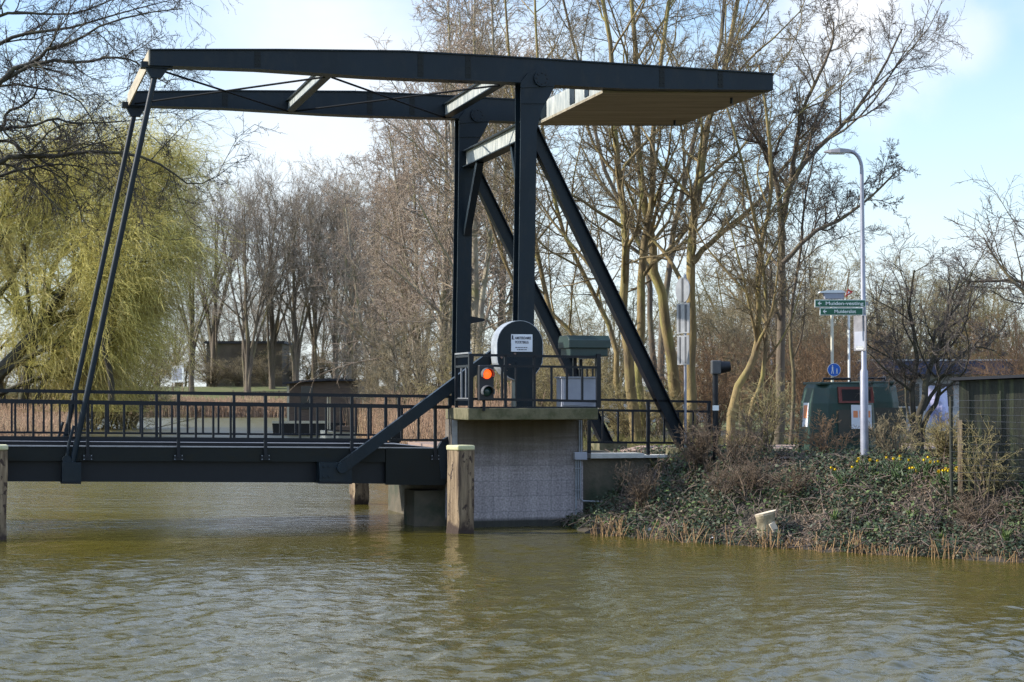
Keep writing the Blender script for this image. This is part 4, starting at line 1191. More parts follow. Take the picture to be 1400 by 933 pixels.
fs = [(4*i + k, 4*i + 4 + k, 4*i + 5 + k, 4*i + 1 + k) for i in range(4) for k in range(3)] + [(16, 17, 18, 19)] + [(4*i, 4*i + 3, 4*i + 7, 4*i + 4) for i in range(4)]
hb.add(vs_, fs).build('hull', M['hull'], SBt)
MB().prism([(.0, .56), (L_, .43), (L_, .50), (.0, .64)], -.82, -.74).build('rubbing_strip', M['black_paint'], SBt)
MB().prism([(.35, zz(542)), (L_ * .95, zz(544)), (L_ * .95, zz(541.5)), (.5, zz(539))], -.8, .8).build('canopy', M['cream'], SBt)
for x in (.5, L_ * .9):
    for y in (-.7, .7): MB().bar((x, y, .4), (x, y, zz(542.5)), .07, .07).build('canopy_post', M['cream'], SBt)
MB().prism([(L_ * .25, .42), (L_ * .95, .42), (L_ * .9, .8), (L_ * .35, .8)], -.55, .55).build('wheelhouse', M['cabin'], SBt)

d9 = 222
a = P(243, 531, d9); zg = H(a.x, d9)
IB = thing('notice_board', 'white notice board on two legs standing on the far grassy bank', 'notice board', (a.x, d9, zg), math.radians(-18))
z0, z1 = P(238, 523, d9).z - zg, P(238, 500, d9).z - zg
MB().box((-.85, -.06, z0), (.85, .06, z1)).build('board', M['sign_white'], IB)
MB().box((-.72, -.07, z0 + .3), (.6, -.0605, z1 - .35)).build('panel', M['grey_box'], IB)
for x in (-.7, .7): MB().box((x - .07, -.05, -.3), (x + .07, .05, z0)).build('leg', M['wood'], IB)
a = P(282, 520, 236); b = P(386, 470, 236); zg = H(a.x, 236)
BK = thing('low_bunker', 'low dark brown building with flat roof on the far bank', 'building', (a.x, 236, zg))
wl = MB().box((0, 0, -.5), (b.x - a.x, 8, b.z - zg)).build('wall', mat('weathered_brown_wall', (.15, .12, .09), (.10, .08, .06), .6, .9, c3=(.10, .105, .06), s3=.4), BK)
MB().box((-.3, -.3, b.z - zg), (b.x - a.x + .3, 8.3, b.z - zg + .35)).build('roof', M['roof'], BK)
for k in range(2): MB().box((2.2 + k * 3.6, -.06, 1.2), (3.3 + k * 3.6, .01, 2.4)).build('window', M['glass'], BK)
a = P(396, 530, 218); zg = H(a.x, 218)
GF = thing('wooden_fence', 'short weathered wooden fence on the far bank left of the houseboat', 'fence', (a.x - 7, 218, zg))
rl = MB(); rl.box((0, -.04, .7), (9.5, .04, .85)); rl.box((0, -.04, .3), (9.5, .04, .42)); rl.build('rail', M['wood'], GF)
for k in range(6): MB().box((k * 1.9 - .07, -.07, -.3), (k * 1.9 + .07, .07, 1.0)).build('post', M['wood'], GF)
# ================================================================== trees
def px_stems(lst, d, base, rng):
    out = []
    for it in lst:
        pts, r0, r1 = it[:3]; dd = it[3] if len(it) > 3 else 0
        dr = rng.uniform(-.05, .05)
        q = []
        for i, (x, y) in enumerate(pts):
            w = P(x, y, d + dd + dr * i * 3 + rng.uniform(-.15, .15) * min(i, 4) * .4)
            if i == 0 and len(it) <= 4:
                w = P(x, 540, d + dd); w.z = H(w.x, w.y) - .15
            q.append(tuple(w - base))
        out.append((q, r0, r1))
    return out

def hero(name, label, d, px, stems, levels, mt, mw, seed, group=None, split=2, cat='tree', m=14):
    rng = np.random.default_rng(seed)
    base = ground_at(px, d)
    ms = tree_meshes(seed, px_stems(stems, d, base, rng), levels, mt, mw, split, m=m)
    return place_tree(name, ms, label, base, group=group, cat=cat)

def lv_alder(n1=11, l=1.0):
    return [dict(n=n1, t0=.30, ang=42, lr=.30 * l, m=8, rr=.55, w=.13, tz=.10, tip=.3, rmin=.012, fall=.35),
            dict(n=8, t0=.15, ang=48, lr=.42, m=6, rr=.55, w=.16, tz=.05, rmin=.008, tip=.4),
            dict(n=7, t0=.12, ang=45, lr=.45, m=5, rr=.6, w=.18, tz=.02, rmin=.0058, rmax=.012, tip=.5),
            dict(n=7, t0=.1, ang=42, lr=.55, m=4, rr=.7, w=.2, tz=.0, rmin=.0044, rmax=.0065, tip=.7)]
G1 = 'tall bare trees behind the counterweight'
hero('bare_tree', 'pair of mossy trunks rising straight up left of the back stay foot', 47, 876,
     [([(872,615),(862,520),(853,414),(855,315),(844,202),(835,67),(812,-60)], .17, .045),
      ([(882,615),(873,527),(877,400),(880,333),(891,270),(893,180),(905,70),(925,-60)], .15, .045, .6)],
     lv_alder(12), M['bark_moss'], M['twig_mid'], 11, G1)
hero('bare_tree', 'sunlit yellowish trunk leaning left behind the round traffic sign', 49, 930,
     [([(930,625),(918,495),(906,414),(893,350),(880,270),(872,180),(868,60),(860,-60)], .19, .05)],
     lv_alder(14), M['bark_moss'], M['twig_mid'], 12, G1)
hero('bare_tree', 'stout dark trunk beside the traffic sign curving up to the right', 46, 941,
     [([(938,625),(943,510),(943,419),(947,315),(959,225),(970,157),(992,90),(1020,-60)], .17, .05),
      ([(945,360),(958,345),(985,320),(1033,279),(1075,225),(1120,170)], .10, .03, .1, 1)],
     lv_alder(14, .95), M['bark_moss'], M['twig_mid'], 13, G1)
hero('bare_tree', 'slender sunlit stems curving left behind the portal column', 50, 838,
     [([(855,615),(846,530),(838,456),(800,380),(765,300),(745,200),(735,90),(730,-40)], .10, .03),
      ([(800,610),(772,500),(748,410),(732,330),(722,240),(700,120),(690,-10)], .10, .03, .5),
      ([(850,615),(815,520),(770,440),(712,400),(680,330),(655,250),(640,140)], .085, .025, .8)],
     lv_alder(11), M['bark_moss'], M['twig_mid'], 14, G1)
hero('bare_tree', 'thin dark tree standing farther back between the two leaning trunks', 58, 905,
     [([(905,600),(905,480),(915,350),(935,250),(960,150),(985,60),(995,-60)], .14, .04),
      ([(903,600),(890,450),(880,350),(830,240),(800,120),(770,0)], .12, .04, .5)],
     lv_alder(13), M['bark_grey'], M['twig_mid'], 15, G1)
hero('bare_tree', 'pale stem bending out of an ivy covered base right of the dark signal', 42.5, 998,
     [([(998,640),(1004,540),(1026,498),(1036,470),(1037,400),(1042,324),(1055,270),(1050,180),(1038,90)], .12, .03),
      ([(1018,640),(1029,550),(1041,525),(1047,456),(1046,380),(1030,300),(1012,210),(985,120)], .07, .025, .3)],
     lv_alder(12), M['bark_moss'], M['twig_mid'], 16, 'bare trees beside the green signs')
hero('bare_tree', 'spreading bare tree whose crown reaches over the street lamp', 44.0, 1067,
     [([(1062,650),(1068,520),(1069,419),(1074,275),(1105,216),(1150,171),(1195,117),(1233,40)], .14, .022),
      ([(1071,330),(1062,250),(1042,193),(1024,157),(1010,90)], .085, .022, 0, 1),
      ([(1072,300),(1085,220),(1098,150),(1135,70),(1140,30)], .08, .02, .4, 1),
      ([(1070,360),(1110,320),(1150,300),(1190,270),(1225,235)], .065, .02, -.3, 1),
      ([(1080,640),(1085,520),(1080,440),(1095,340),(1100,280),(1115,200)], .06, .02, .6)],
     [dict(n=13, t0=.25, ang=45, lr=.34, m=8, rr=.55, w=.16, tz=.05, tip=.3, rmin=.010, fall=.3),
      dict(n=8, t0=.12, ang=48, lr=.45, m=6, rr=.55, w=.18, tz=.03, rmin=.007, tip=.4),
      dict(n=7, t0=.1, ang=45, lr=.5, m=5, rr=.6, w=.2, tz=.0, rmin=.0052, rmax=.011, tip=.5),
      dict(n=6, t0=.1, ang=42, lr=.55, m=4, rr=.7, w=.2, tz=.0, rmin=.0042, rmax=.0065, tip=.7)],
     M['bark_grey'], M['twig_shade'], 17, 'bare trees beside the green signs')
hero('bare_tree', 'small many stemmed bare tree above the daffodils', 35.6, 1258,
     [([(1252,640),(1256,585),(1262,540),(1272,500),(1290,455),(1296,420),(1312,380)], .10, .018),
      ([(1250,640),(1250,585),(1246,545),(1252,500),(1250,460),(1244,420),(1250,370)], .08, .018),
      ([(1258,640),(1262,580),(1282,548),(1284,505),(1276,460),(1310,420),(1330,370)], .07, .016),
      ([(1262,560),(1280,530),(1300,500),(1330,475),(1360,480)], .05, .012, 0, 1),
      ([(1254,600),(1240,560),(1238,520),(1230,490),(1226,465)], .035, .010, 0, 1)],
     [dict(n=9, t0=.30, ang=45, lr=.42, m=7, rr=.55, w=.2, tz=.03, tip=.35, rmin=.007, fall=.3),
      dict(n=7, t0=.12, ang=48, lr=.5, m=6, rr=.55, w=.22, tz=.01, rmin=.0055, tip=.4),
      dict(n=6, t0=.1, ang=45, lr=.5, m=5, rr=.6, w=.22, tz=.0, rmin=.0042, rmax=.009, tip=.5),
      dict(n=4, t0=.1, ang=42, lr=.55, m=4, rr=.7, w=.2, tz=.0, rmin=.0035, rmax=.006, tip=.7)],
     M['bark_dark'], M['twig_shade'], 18)
hero('bare_tree', 'bare tree outside the right edge with branches reaching over the shed', 36, 1475,
     [([(1475,640),(1465,520),(1440,440),(1400,400),(1365,360),(1345,325)], .09, .014),
      ([(1475,640),(1470,480),(1450,400),(1420,330),(1400,300)], .07, .014),
      ([(1440,440),(1420,410),(1395,385),(1350,385),(1320,385)], .06, .015, 0, 1)],
     [dict(n=10, t0=.35, ang=42, lr=.30, m=7, rr=.5, w=.16, tz=.03, tip=.35, rmin=.009, fall=.3),
      dict(n=7, t0=.12, ang=45, lr=.5, m=6, rr=.55, w=.18, tz=.02, rmin=.006, tip=.4),
      dict(n=6, t0=.1, ang=42, lr=.5, m=4, rr=.6, w=.2, tz=.0, rmin=.0046, rmax=.009, tip=.5)],
     M['bark_grey'], M['twig_shade'], 19)

# left: tree outside the frame whose branches hang in at the top left
hero('overhanging_tree', 'dark bare tree outside the left edge with long branches hanging into the sky', 62, -185,
     [([(-185,560),(-182,450),(-176,330),(-160,180),(-140,0)], .40, .18),
      ([(-176,330),(-110,225),(-40,140),(0,113),(19,93),(51,84),(64,68),(106,55),(135,37),(190,20),(250,12)], 0.144, 0.019, -1, 1),
      ([(-165,220),(-90,120),(0,60),(42,45),(87,40),(129,29),(180,14),(235,0)], 0.108, 0.015, 0, 1),
      ([(-160,180),(-60,50),(0,22),(26,18),(96,19),(145,3),(190,-15)], 0.094, 0.015, 1, 1),
      ([(-110,225),(-30,135),(51,87),(112,85),(154,79),(184,84),(206,102),(232,116)], 0.094, 0.013, -1, 1),
      ([(-170,300),(-60,230),(0,180),(10,154),(32,145),(51,125),(48,96),(60,70)], 0.101, 0.015, 1.5, 1),
      ([(-170,300),(-60,220),(0,177),(39,174),(74,162),(103,169),(174,166),(215,160)], 0.094, 0.013, .5, 1),
      ([(-178,360),(-90,270),(0,222),(19,214),(80,214),(106,209),(167,209),(206,219),(238,238),(264,254),(300,240)], 0.130, 0.015, -.5, 1),
      ([(-178,360),(-70,270),(0,241),(32,232),(70,226),(110,228),(150,245)], 0.094, 0.013, 1, 1),
      ([(-150,280),(-60,200),(0,193),(22,199),(48,225),(80,240),(98,262),(110,290)], 0.079, 0.013, 2, 1),
      ([(-175,320),(-60,160),(0,118),(60,122),(110,140),(140,200),(150,260)], 0.072, 0.011, 2, 1)],
     [dict(n=15, t0=.18, ang=52, lr=.2, m=7, rr=.5, w=.18, tz=-.02, tip=.35, rmin=.013, fall=.2),
      dict(n=8, t0=.1, ang=50, lr=.55, m=6, rr=.55, w=.2, tz=-.03, rmin=.010, tip=.5),
      dict(n=5, t0=.1, ang=45, lr=.55, m=5, rr=.6, w=.22, tz=-.03, rmin=.0075, rmax=.013, tip=.6),
      dict(n=2, t0=.1, ang=42, lr=.55, m=4, rr=.7, w=.22, tz=-.02, rmin=.0062, rmax=.009, tip=.7)],
     M['bark_dark'], M['twig_dark'], 21, m=16)

# weeping willow on the left bank
def willow():
    rng = np.random.default_rng(31)
    d = 112; base = ground_at(-45, d)
    st = [([(-45,560),(0,512),(30,478),(58,446),(100,380),(125,320),(140,265)], .62, .10),
          ([(58,446),(85,432),(116,427),(150,405),(170,402),(186,412)], .30, .06, 0, 1),
          ([(66,425),(77,408),(100,380),(127,361),(170,330),(200,312),(222,325)], .28, .06, -1, 1),
          ([(-45,540),(-40,440),(-20,360),(0,300),(30,250),(70,222)], .40, .07, 1, 1),
          ([(-30,420),(10,390),(40,330),(60,280),(95,235)], .25, .06, 2, 1),
          ([(100,380),(120,330),(160,280),(190,240),(215,235)], .2, .05, 1, 1),
          ([(152,552),(150,500),(143,475),(150,430),(165,380),(190,350)], .22, .06, -3, 1),
          ([(-45,560),(10,505),(70,475),(105,462),(138,458)], .25, .06, 0, 1),
          ([(-45,560),(20,530),(80,510),(105,505),(128,502)], .22, .06, 2, 1),
          ([(-60,480),(-80,400),(-90,320),(-60,260)], .3, .06, 0, 1)]
    lv = [dict(n=13, t0=.3, ang=45, lr=.34, m=8, rr=.5, w=.14, tz=.07, tip=.3, rmin=.035, fall=.2),
          dict(n=8, t0=.1, ang=50, lr=.5, m=7, rr=.5, w=.16, tz=.02, rmin=.022, tip=.5),
          dict(n=6, t0=.1, ang=60, len=2.3, lsd=.7, m=6, rr=.4, w=.24, tz=-.17, tx=.10, rmin=.0125, rmax=.017, tip=.7, zmin=.25),
          dict(n=4, t0=.0, ang=38, len=1.3, lsd=.5, m=4, rr=.8, w=.18, tz=-.26, tx=.08, rmin=.010, rmax=.013, tip=.7, zmin=.2)]
    ms = tree_meshes(31, px_stems(st, d, base, rng), lv, M['bark_dark'], M['willow'], 2, (8, 5, 4, 3, 3))
    place_tree('willow_tree', ms, 'large yellow green weeping willow on the left bank', base)
willow()
def willow_behind():
    rng = np.random.default_rng(33)
    d = 128; base = ground_at(20, d)
    st = [([(20,560),(40,480),(20,400),(10,320),(40,250),(70,215)], .45, .08), ([(25,540),(90,450),(140,380),(170,310),(185,255)], .35, .07),
          ([(20,550),(-20,440),(-50,350),(-40,270)], .35, .07), ([(60,500),(115,460),(150,430),(175,390)], .28, .06), ([(20,450),(70,380),(110,300),(120,235)], .3, .06)]
    lv = [dict(n=15, t0=.2, ang=48, lr=.32, m=7, rr=.5, w=.16, tz=.05, rmin=.035, fall=.2),
          dict(n=9, t0=.1, ang=50, lr=.5, m=6, rr=.5, w=.18, tz=.0, rmin=.02, tip=.5),
          dict(n=5, t0=.1, ang=60, len=2.4, lsd=.7, m=6, rr=.4, w=.2, tz=-.20, tx=.06, rmin=.014, rmax=.019, tip=.7, zmin=.4),
          dict(n=4, t0=.0, ang=38, len=1.5, lsd=.5, m=4, rr=.8, w=.18, tz=-.26, tx=.06, rmin=.0115, rmax=.015, tip=.7, zmin=.3)]
    ms = tree_meshes(33, px_stems(st, d, base, rng), lv, M['bark_dark'], M['willow'], 2, (8, 5, 4, 3, 3))
    place_tree('willow_tree', ms, 'second yellow green willow filling the gap behind the large one', base)
willow_behind()

# prototypes for background trees: built upright at the origin, about ten metres tall
def proto(seed, kind):
    r = random.Random(seed)
    if kind == 'fan':                       # tall fan shaped trees of the far bank
        st = []
        for k in range(7):
            a = k * .9 + r.uniform(-.3, .3); s = r.uniform(.7, 2.1) if k else .15
            st.append(([(0, 0, -.2), (.05 * k * math.cos(a), .05 * math.sin(a), 2.2), (s * .45 * math.cos(a), s * .45 * math.sin(a), 4.2), (s * math.cos(a), s * math.sin(a), 6.4), (s * 1.35 * math.cos(a), s * 1.35 * math.sin(a), 8.6)], .17 if k == 0 else .085, .022))
        lv = [dict(n=9, t0=.42, ang=32, lr=.26, m=6, rr=.5, w=.10, tz=.14, rmin=.013, tip=.35, fall=.2),
              dict(n=6, t0=.1, ang=38, lr=.55, m=5, rr=.55, w=.14, tz=.08, rmin=.0085, tip=.5),
              dict(n=6, t0=.1, ang=36, lr=.6, m=4, rr=.6, w=.15, tz=.05, rmin=.006, rmax=.009, tip=.6),
              dict(n=3, t0=.1, ang=34, lr=.6, m=3, rr=.7, w=.15, tz=.03, rmin=.005, rmax=.0065, tip=.8)]
        return tree_meshes(seed, st, lv, M['bark_grey'], M['twig_grey'])
    if kind == 'birch':                     # dense reddish twigs, drooping tips
        st = []
        for k in range(3):
            a = r.uniform(0, 6.28); s = r.uniform(.4, 1.2) if k else .25
            st.append(([(0, 0, -.2), (s * .2 * math.cos(a), s * .2 * math.sin(a), 2.4), (s * .5 * math.cos(a + .3), s * .5 * math.sin(a + .3), 4.8), (s * .8 * math.cos(a), s * .8 * math.sin(a), 7.2), (s * 1.1 * math.cos(a - .2), s * 1.1 * math.sin(a - .2), 9.4)], .13 if k == 0 else .09, .02))
        lv = [dict(n=14, t0=.18, ang=44, lr=.30, m=7, rr=.5, w=.12, tz=.08, rmin=.013, tip=.35, fall=.5),
              dict(n=7, t0=.1, ang=45, lr=.48, m=6, rr=.5, w=.15, tz=.02, rmin=.008, tip=.5),
              dict(n=6, t0=.1, ang=42, lr=.6, m=5, rr=.55, w=.15, tz=-.06, rmin=.0062, rmax=.009, tip=.6),
              dict(n=3, t0=.1, ang=36, lr=.7, m=4, rr=.7, w=.14, tz=-.12, rmin=.0052, rmax=.0065, tip=.8)]
        return tree_meshes(seed, st, lv, M['bark_pale'], M['twig_red'])
    if kind in ('thicket', 'olive'):        # many stemmed shrubs and small trees
        st = []
        for k in range(7):
            a = r.uniform(0, 6.28); s = r.uniform(.8, 3.2)
            st.append(([(.3 * math.cos(a), .3 * math.sin(a), -.2), (s * .3 * math.cos(a), s * .3 * math.sin(a), 2.2), (s * .65 * math.cos(a + .2), s * .65 * math.sin(a + .2), 4.6), (s * math.cos(a), s * math.sin(a), r.uniform(6, 8.8))], r.uniform(.08, .15), .025))
        lv = [dict(n=10, t0=.12, ang=48, lr=.36, m=7, rr=.5, w=.17, tz=.05, rmin=.013, tip=.35, fall=.3),
              dict(n=7, t0=.1, ang=48, lr=.5, m=6, rr=.55, w=.19, tz=.02, rmin=.010, tip=.5),
              dict(n=6, t0=.1, ang=45, lr=.55, m=4, rr=.55, w=.2, tz=.02, rmin=.0075, rmax=.011, tip=.6),
              dict(n=3, t0=.1, ang=45, lr=.6, m=3, rr=.7, w=.2, tz=.0, rmin=.0062, rmax=.0085, tip=.8)]
        return tree_meshes(seed, st, lv, M['bark_moss'] if kind == 'olive' else M['bark_grey'], M['twig_olive'] if kind == 'olive' else M['twig_brown'])
PT = {k: [proto(s, k) for s in ss] for k, ss in (('fan', (41, 42)), ('birch', (51, 52, 53)), ('thicket', (61, 62)), ('olive', (71, 72)))}

ORD = ['first', 'second', 'third', 'fourth', 'fifth', 'sixth', 'seventh', 'eighth', 'ninth', 'tenth', 'eleventh', 'twelfth', 'thirteenth', 'fourteenth']
def row(kind, name, lst, fmt, group, sx=1.0):
    for i, (px, d, top) in enumerate(lst):
        base = ground_at(px, d)
        hgt = P(px, top, d).z - base.z
        ms = PT[kind][i % len(PT[kind])]
        s = hgt / 9.9
        place_tree(name, ms, fmt % ORD[i], base, (i * 2.39 + px * .7) % 6.28, (s * sx, s * sx, s), group)
row('fan', 'tall_tree', [(262,222,262),(292,230,250),(338,215,246),(372,224,252),(404,219,258),(430,228,262),(458,218,250),(484,232,270),(512,226,262)],
    'tall bare fan crowned tree, %s from the left in the far bank row', 'tall bare trees in a row on the far bank', .95)
row('fan', 'tall_tree', [(240,300,420),(285,320,400),(318,296,410),(360,325,395),(398,300,405),(440,318,398),(475,300,410),(515,310,390)],
    'bare tree, %s from the left in the faint line behind the far bank row', 'faint line of trees behind the far bank row', 1.3)
row('birch', 'birch_tree', [(478,128,262),(508,116,245),(536,108,215),(556,96,190),(574,92,150),(604,84,55),(628,90,-5),(652,78,-40),(684,92,60)],
    'reddish twiggy birch, %s from the left among those behind the portal', 'twiggy birches behind the bridge portal', .95)
row('thicket', 'bare_thicket', [(560,64,410),(600,58,420),(655,62,410),(705,66,420),(752,60,440),(798,70,430),(970,66,390),(1015,72,372),(1060,64,385),(1110,70,365),(1150,62,400),(1190,76,360)],
    'low brown thicket tree, %s from the left behind the bridge and signs', 'brown thicket behind the bridge and signs', 1.25)
row('olive', 'bare_thicket', [(775,88,385),(835,94,370),(925,98,380),(1000,90,345),(1050,96,318),(1125,88,330),(1205,84,372),(1245,92,360),(1290,88,352),(1330,94,362),(1375,86,380),(1415,90,390)],
    'olive green bare thicket tree, %s from the left in the back line', 'olive thicket in the back line', 1.2)
row('thicket', 'far_shrub', [(215,236,480),(250,240,470),(292,229,486),(300,248,462),(327,230,492),(345,240,466),(366,229,484),(385,244,472),(425,238,474),(460,244,466),(500,236,460),(540,230,450)],
    'dark low shrub, %s from the left under the far tree row', 'low shrubs under the far tree row', 2.8)
row('olive', 'bank_thicket', [(10,134,440),(65,138,425),(120,136,430),(165,140,440)],
    'olive thicket, %s from the left under the willows', 'olive thicket under the willows', 1.7)

# pollard with orange shoots and bare shrubs on the bank
def shrub(name, label, px, d, hgt, spread, n, mt, mw, seed, lean=0, group=None, cat='shrub', dens=1.0):
    r = random.Random(seed); base = ground_at(px, d); st = []
    for k in range(n):
        a = r.uniform(0, 6.28); s = r.uniform(.2, 1) * spread; h = hgt * r.uniform(.55, 1)
        o = (spread * .25 * r.uniform(-1, 1), spread * .25 * r.uniform(-1, 1))
        st.append(([(o[0], o[1], -.1), (o[0] + s * .3 * math.cos(a), o[1] + s * .3 * math.sin(a), h * .4), (o[0] + s * .7 * math.cos(a) + lean * .4, o[1] + s * .7 * math.sin(a), h * .75), (o[0] + s * math.cos(a) + lean, o[1] + s * math.sin(a), h)], .014, .005))
    lv = [dict(n=int(8 * dens), t0=.12, ang=42, lr=.42, m=6, rr=.7, w=.18, tz=.03, rmin=.005, tip=.5, fall=.3),
          dict(n=int(5 * dens), t0=.1, ang=45, lr=.5, m=4, rr=.7, w=.2, tz=.0, rmin=.004, rmax=.007, tip=.6),
          dict(n=3, t0=.1, ang=45, lr=.55, m=3, rr=.8, w=.2, tz=.0, rmin=.0034, rmax=.005, tip=.8)]
    ms = tree_meshes(seed, st, lv, mt, mw, 1, (5, 4, 3, 3, 3))
    return place_tree(name, ms, label, base, group=group, cat=cat)
shrub('bare_shrub', 'dense reddish brown shrub at the foot of the back stay', 956, 34.8, 1.0, .6, 14, M['bramble'], M['bramble'], 81)
shrub('bare_shrub', 'loose brown shrub under the dark signal post', 1000, 34.2, .95, .9, 11, M['bramble'], M['bramble'], 82)
shrub('bare_shrub', 'tall upright shrub around the pale bending stem', 1045, 34.8, 1.6, .5, 16, M['stick'], M['twig_olive'], 83, dens=.8)
shrub('bare_shrub', 'thin seedy shrub in front of the larger container', 1130, 34.6, .75, .7, 9, M['stick'], M['twig_orange'], 85)
shrub('bare_shrub', 'tangled shrub between the lamp post and the small tree', 1224, 33.6, .9, .5, 10, M['stick'], M['twig_brown'], 86)
shrub('bare_shrub', 'sunlit shrub between the small tree and the shed', 1292, 32.2, .95, .55, 18, M['stick'], M['twig_olive'], 87)
shrub('bare_shrub', 'thin shrub climbing in front of the dark shed', 1345, 30.2, 1.2, .6, 9, M['stick'], M['twig_olive'], 88)
for px, d_, h_, sp, n_, lab, sd_ in ((880, 34.3, .7, .7, 14, 'low reddish bramble against the wing wall', 111), (985, 33.3, .45, .6, 9, 'dark bramble in the middle of the bank slope', 113), (1030, 33.0, .6, .8, 14, 'bramble above the tree stump', 114), (1090, 32.4, .4, .7, 8, 'low bramble right of the tree stump', 116), (1330, 29.7, .5, .7, 10, 'low bramble under the wire fence', 117)):
    shrub('bramble', lab, px, d_, h_, sp, n_, M['bramble'], M['bramble'], sd_)
shrub('pollard_tree', 'orange shooted pollard behind the footpath sign', 1112, 46, 2.6, 1.7, 40, M['stick'], M['twig_orange'], 89, cat='tree')
shrub('pollard_tree', 'orange shooted pollard above the recycling container', 1160, 48, 2.9, 1.7, 40, M['stick'], M['twig_orange'], 90, cat='tree')
shrub('pollard_tree', 'orange brown shrub behind the traffic sign plates', 962, 50, 2.7, 1.8, 36, M['stick'], M['twig_orange'], 91, cat='tree')
shrub('bare_shrub', 'orange twigged shrub at the right edge behind the shed roof', 1395, 44, 3.2, 1.8, 36, M['stick'], M['twig_orange'], 92)
shrub('bare_shrub', 'brown shrub overhanging the houseboat roof', 518, 104, 5.0, 2.3, 30, M['stick'], M['twig_brown'], 93)
shrub('bare_shrub', 'green brown shrub behind the traffic light', 668, 52, 2.6, 1.8, 40, M['stick'], M['twig_olive'], 94)
shrub('bare_shrub', 'olive shrub behind the control box', 790, 50, 2.4, 1.9, 40, M['stick'], M['twig_olive'], 95)
shrub('bare_shrub', 'olive shrub behind the approach railing', 880, 48, 1.5, 1.9, 40, M['stick'], M['twig_olive'], 96)
shrub('bare_shrub', 'brown shrub under the leaning column stays', 735, 54, 2.8, 1.9, 40, M['stick'], M['twig_brown'], 97)

# ================================================================== stuff: reeds, ivy, leaf litter, sticks, stubble
rng = np.random.default_rng(101)
def stuff(name, parts, m, label=None):
    o = bpy.data.objects.new(name, np_mesh(name, parts, m)); C.objects.link(o); tag(o, kind='stuff'); return o
def blades(xy, z0, h, r, lean=.12, k=3, m=3, seed=1):
    g = np.random.default_rng(seed); n = len(xy)
    d = g.normal(size=(n, 2)) * lean * h[:, None]
    t = np.linspace(0, 1, m)
    P_ = np.stack([np.concatenate([xy + d * q ** 1.6, (z0 + h * q)[:, None]], 1) for q in t], 1)
    R_ = r[:, None] * np.linspace(1, .45, m)[None, :]
    return tubes(P_, R_, k)
def along(pts, n, w0, w1, seed):
    g = np.random.default_rng(seed); pts = np.array(pts, float)
    seg = np.linalg.norm(np.diff(pts, axis=0), axis=1); cum = np.r_[0, np.cumsum(seg)]
    s = g.random(n) * cum[-1]; i = np.clip(np.searchsorted(cum, s) - 1, 0, len(seg) - 1)
    f = ((s - cum[i]) / seg[i])[:, None]; p = pts[i] * (1 - f) + pts[i + 1] * f
    t = (pts[i + 1] - pts[i]) / seg[i][:, None]; nrm_ = np.stack([-t[:, 1], t[:, 0]], 1)
    return p + nrm_ * g.uniform(w0, w1, n)[:, None]
for nm, line, n, w0, w1, h0, h1, r, sd in (('reed_bed', [(-16, 212), (-30, 213), (-46, 214), (-62, 215)], 9000, -1.5, 6, 2.1, 3.0, .035, 1),
                                          ('reed_bed', [(-2.6, 43.5), (-3.7, 58), (-6.8, 92)], 14000, -3.2, .3, 1.9, 2.75, .014, 2),
                                          ('reed_bed', [(-6.8, 92), (-12, 126), (-15, 170), (-16, 214)], 7000, -3, .5, 1.9, 2.8, .028, 3),
                                          ('reed_bed', [(-33, 117), (-27, 92)], 4000, -.5, 4, .9, 1.9, .022, 4),
                                          ('reed_bed', [(-63, 190), (-50, 150), (-33, 117)], 6000, -.5, 4, 1.6, 2.6, .03, 5)):
    xy = along(line, n, w0, w1, sd); g = np.random.default_rng(sd + 50)
    z = np.maximum(height(xy[:, 0], xy[:, 1]), -.1)
    patch = .85 + .25 * wob(xy[:, 0] * .35, xy[:, 1] * .35)
    hh_ = g.uniform(h0, h1, n) * patch
    hh_ = np.maximum(hh_ - np.maximum(z, 0) * .55, .4)
    stuff(nm, [blades(xy, z, hh_, np.full(n, r), .10, 3, 3, sd)], M['reed'])

def bank_points(n, t0, t1, x0=1.0, x1=17, y0=26, y1=39, seed=1):
    g = np.random.default_rng(seed); out = []
    while sum(len(o) for o in out) < n:
        xy = np.stack([g.uniform(x0, x1, n * 2), g.uniform(y0, y1, n * 2)], 1)
        t = sdf(xy[:, 0], xy[:, 1]); out.append(xy[(t > t0) & (t < t1)])
    return np.concatenate(out)[:n]
def leaves(xy, lift, size, tilt, seed):
    g = np.random.default_rng(seed); n = len(xy)
    z = height(xy[:, 0], xy[:, 1]) + lift
    c = np.concatenate([xy, z[:, None]], 1)
    nv = nrm(np.array([0, -.35, 1.0]) + g.normal(size=(n, 3)) * tilt)
    a = nrm(np.cross(nv, g.normal(size=(n, 3)))); b = np.cross(nv, a)
    s = size[:, None]
    vs_ = np.stack([c - a * s, c + b * s * .62 + nv * s * .12, c + a * s * 1.1, c - b * s * .62 + nv * s * .12], 1).reshape(-1, 3)
    return vs_, np.arange(n * 4).reshape(-1, 4)
def patchy(xy, thr, f, off=0):
    return wob(xy[:, 0] * f + off, xy[:, 1] * f + off * .7) > thr
xy = bank_points(110000, -.15, 6.0, seed=3); g = np.random.default_rng(4)
xy = xy[patchy(xy, -.3, .9)]
stuff('ivy', [leaves(xy, np.abs(g.normal(size=len(xy))) * .09 + .02, g.uniform(.018, .042, len(xy)), .55, 5)], M['ivy'])
xy = bank_points(60000, -.05, 6.0, seed=6); xy = xy[patchy(xy, -.35, .7, 3)]
stuff('dead_leaves', [leaves(xy, np.abs(g.normal(size=len(xy))) * .05 + .015, g.uniform(.015, .036, len(xy)), .6, 7)], M['deadleaf'])
xy = bank_points(11000, -.05, 5.5, seed=8); xy = xy[patchy(xy, .05, .55, 6)]
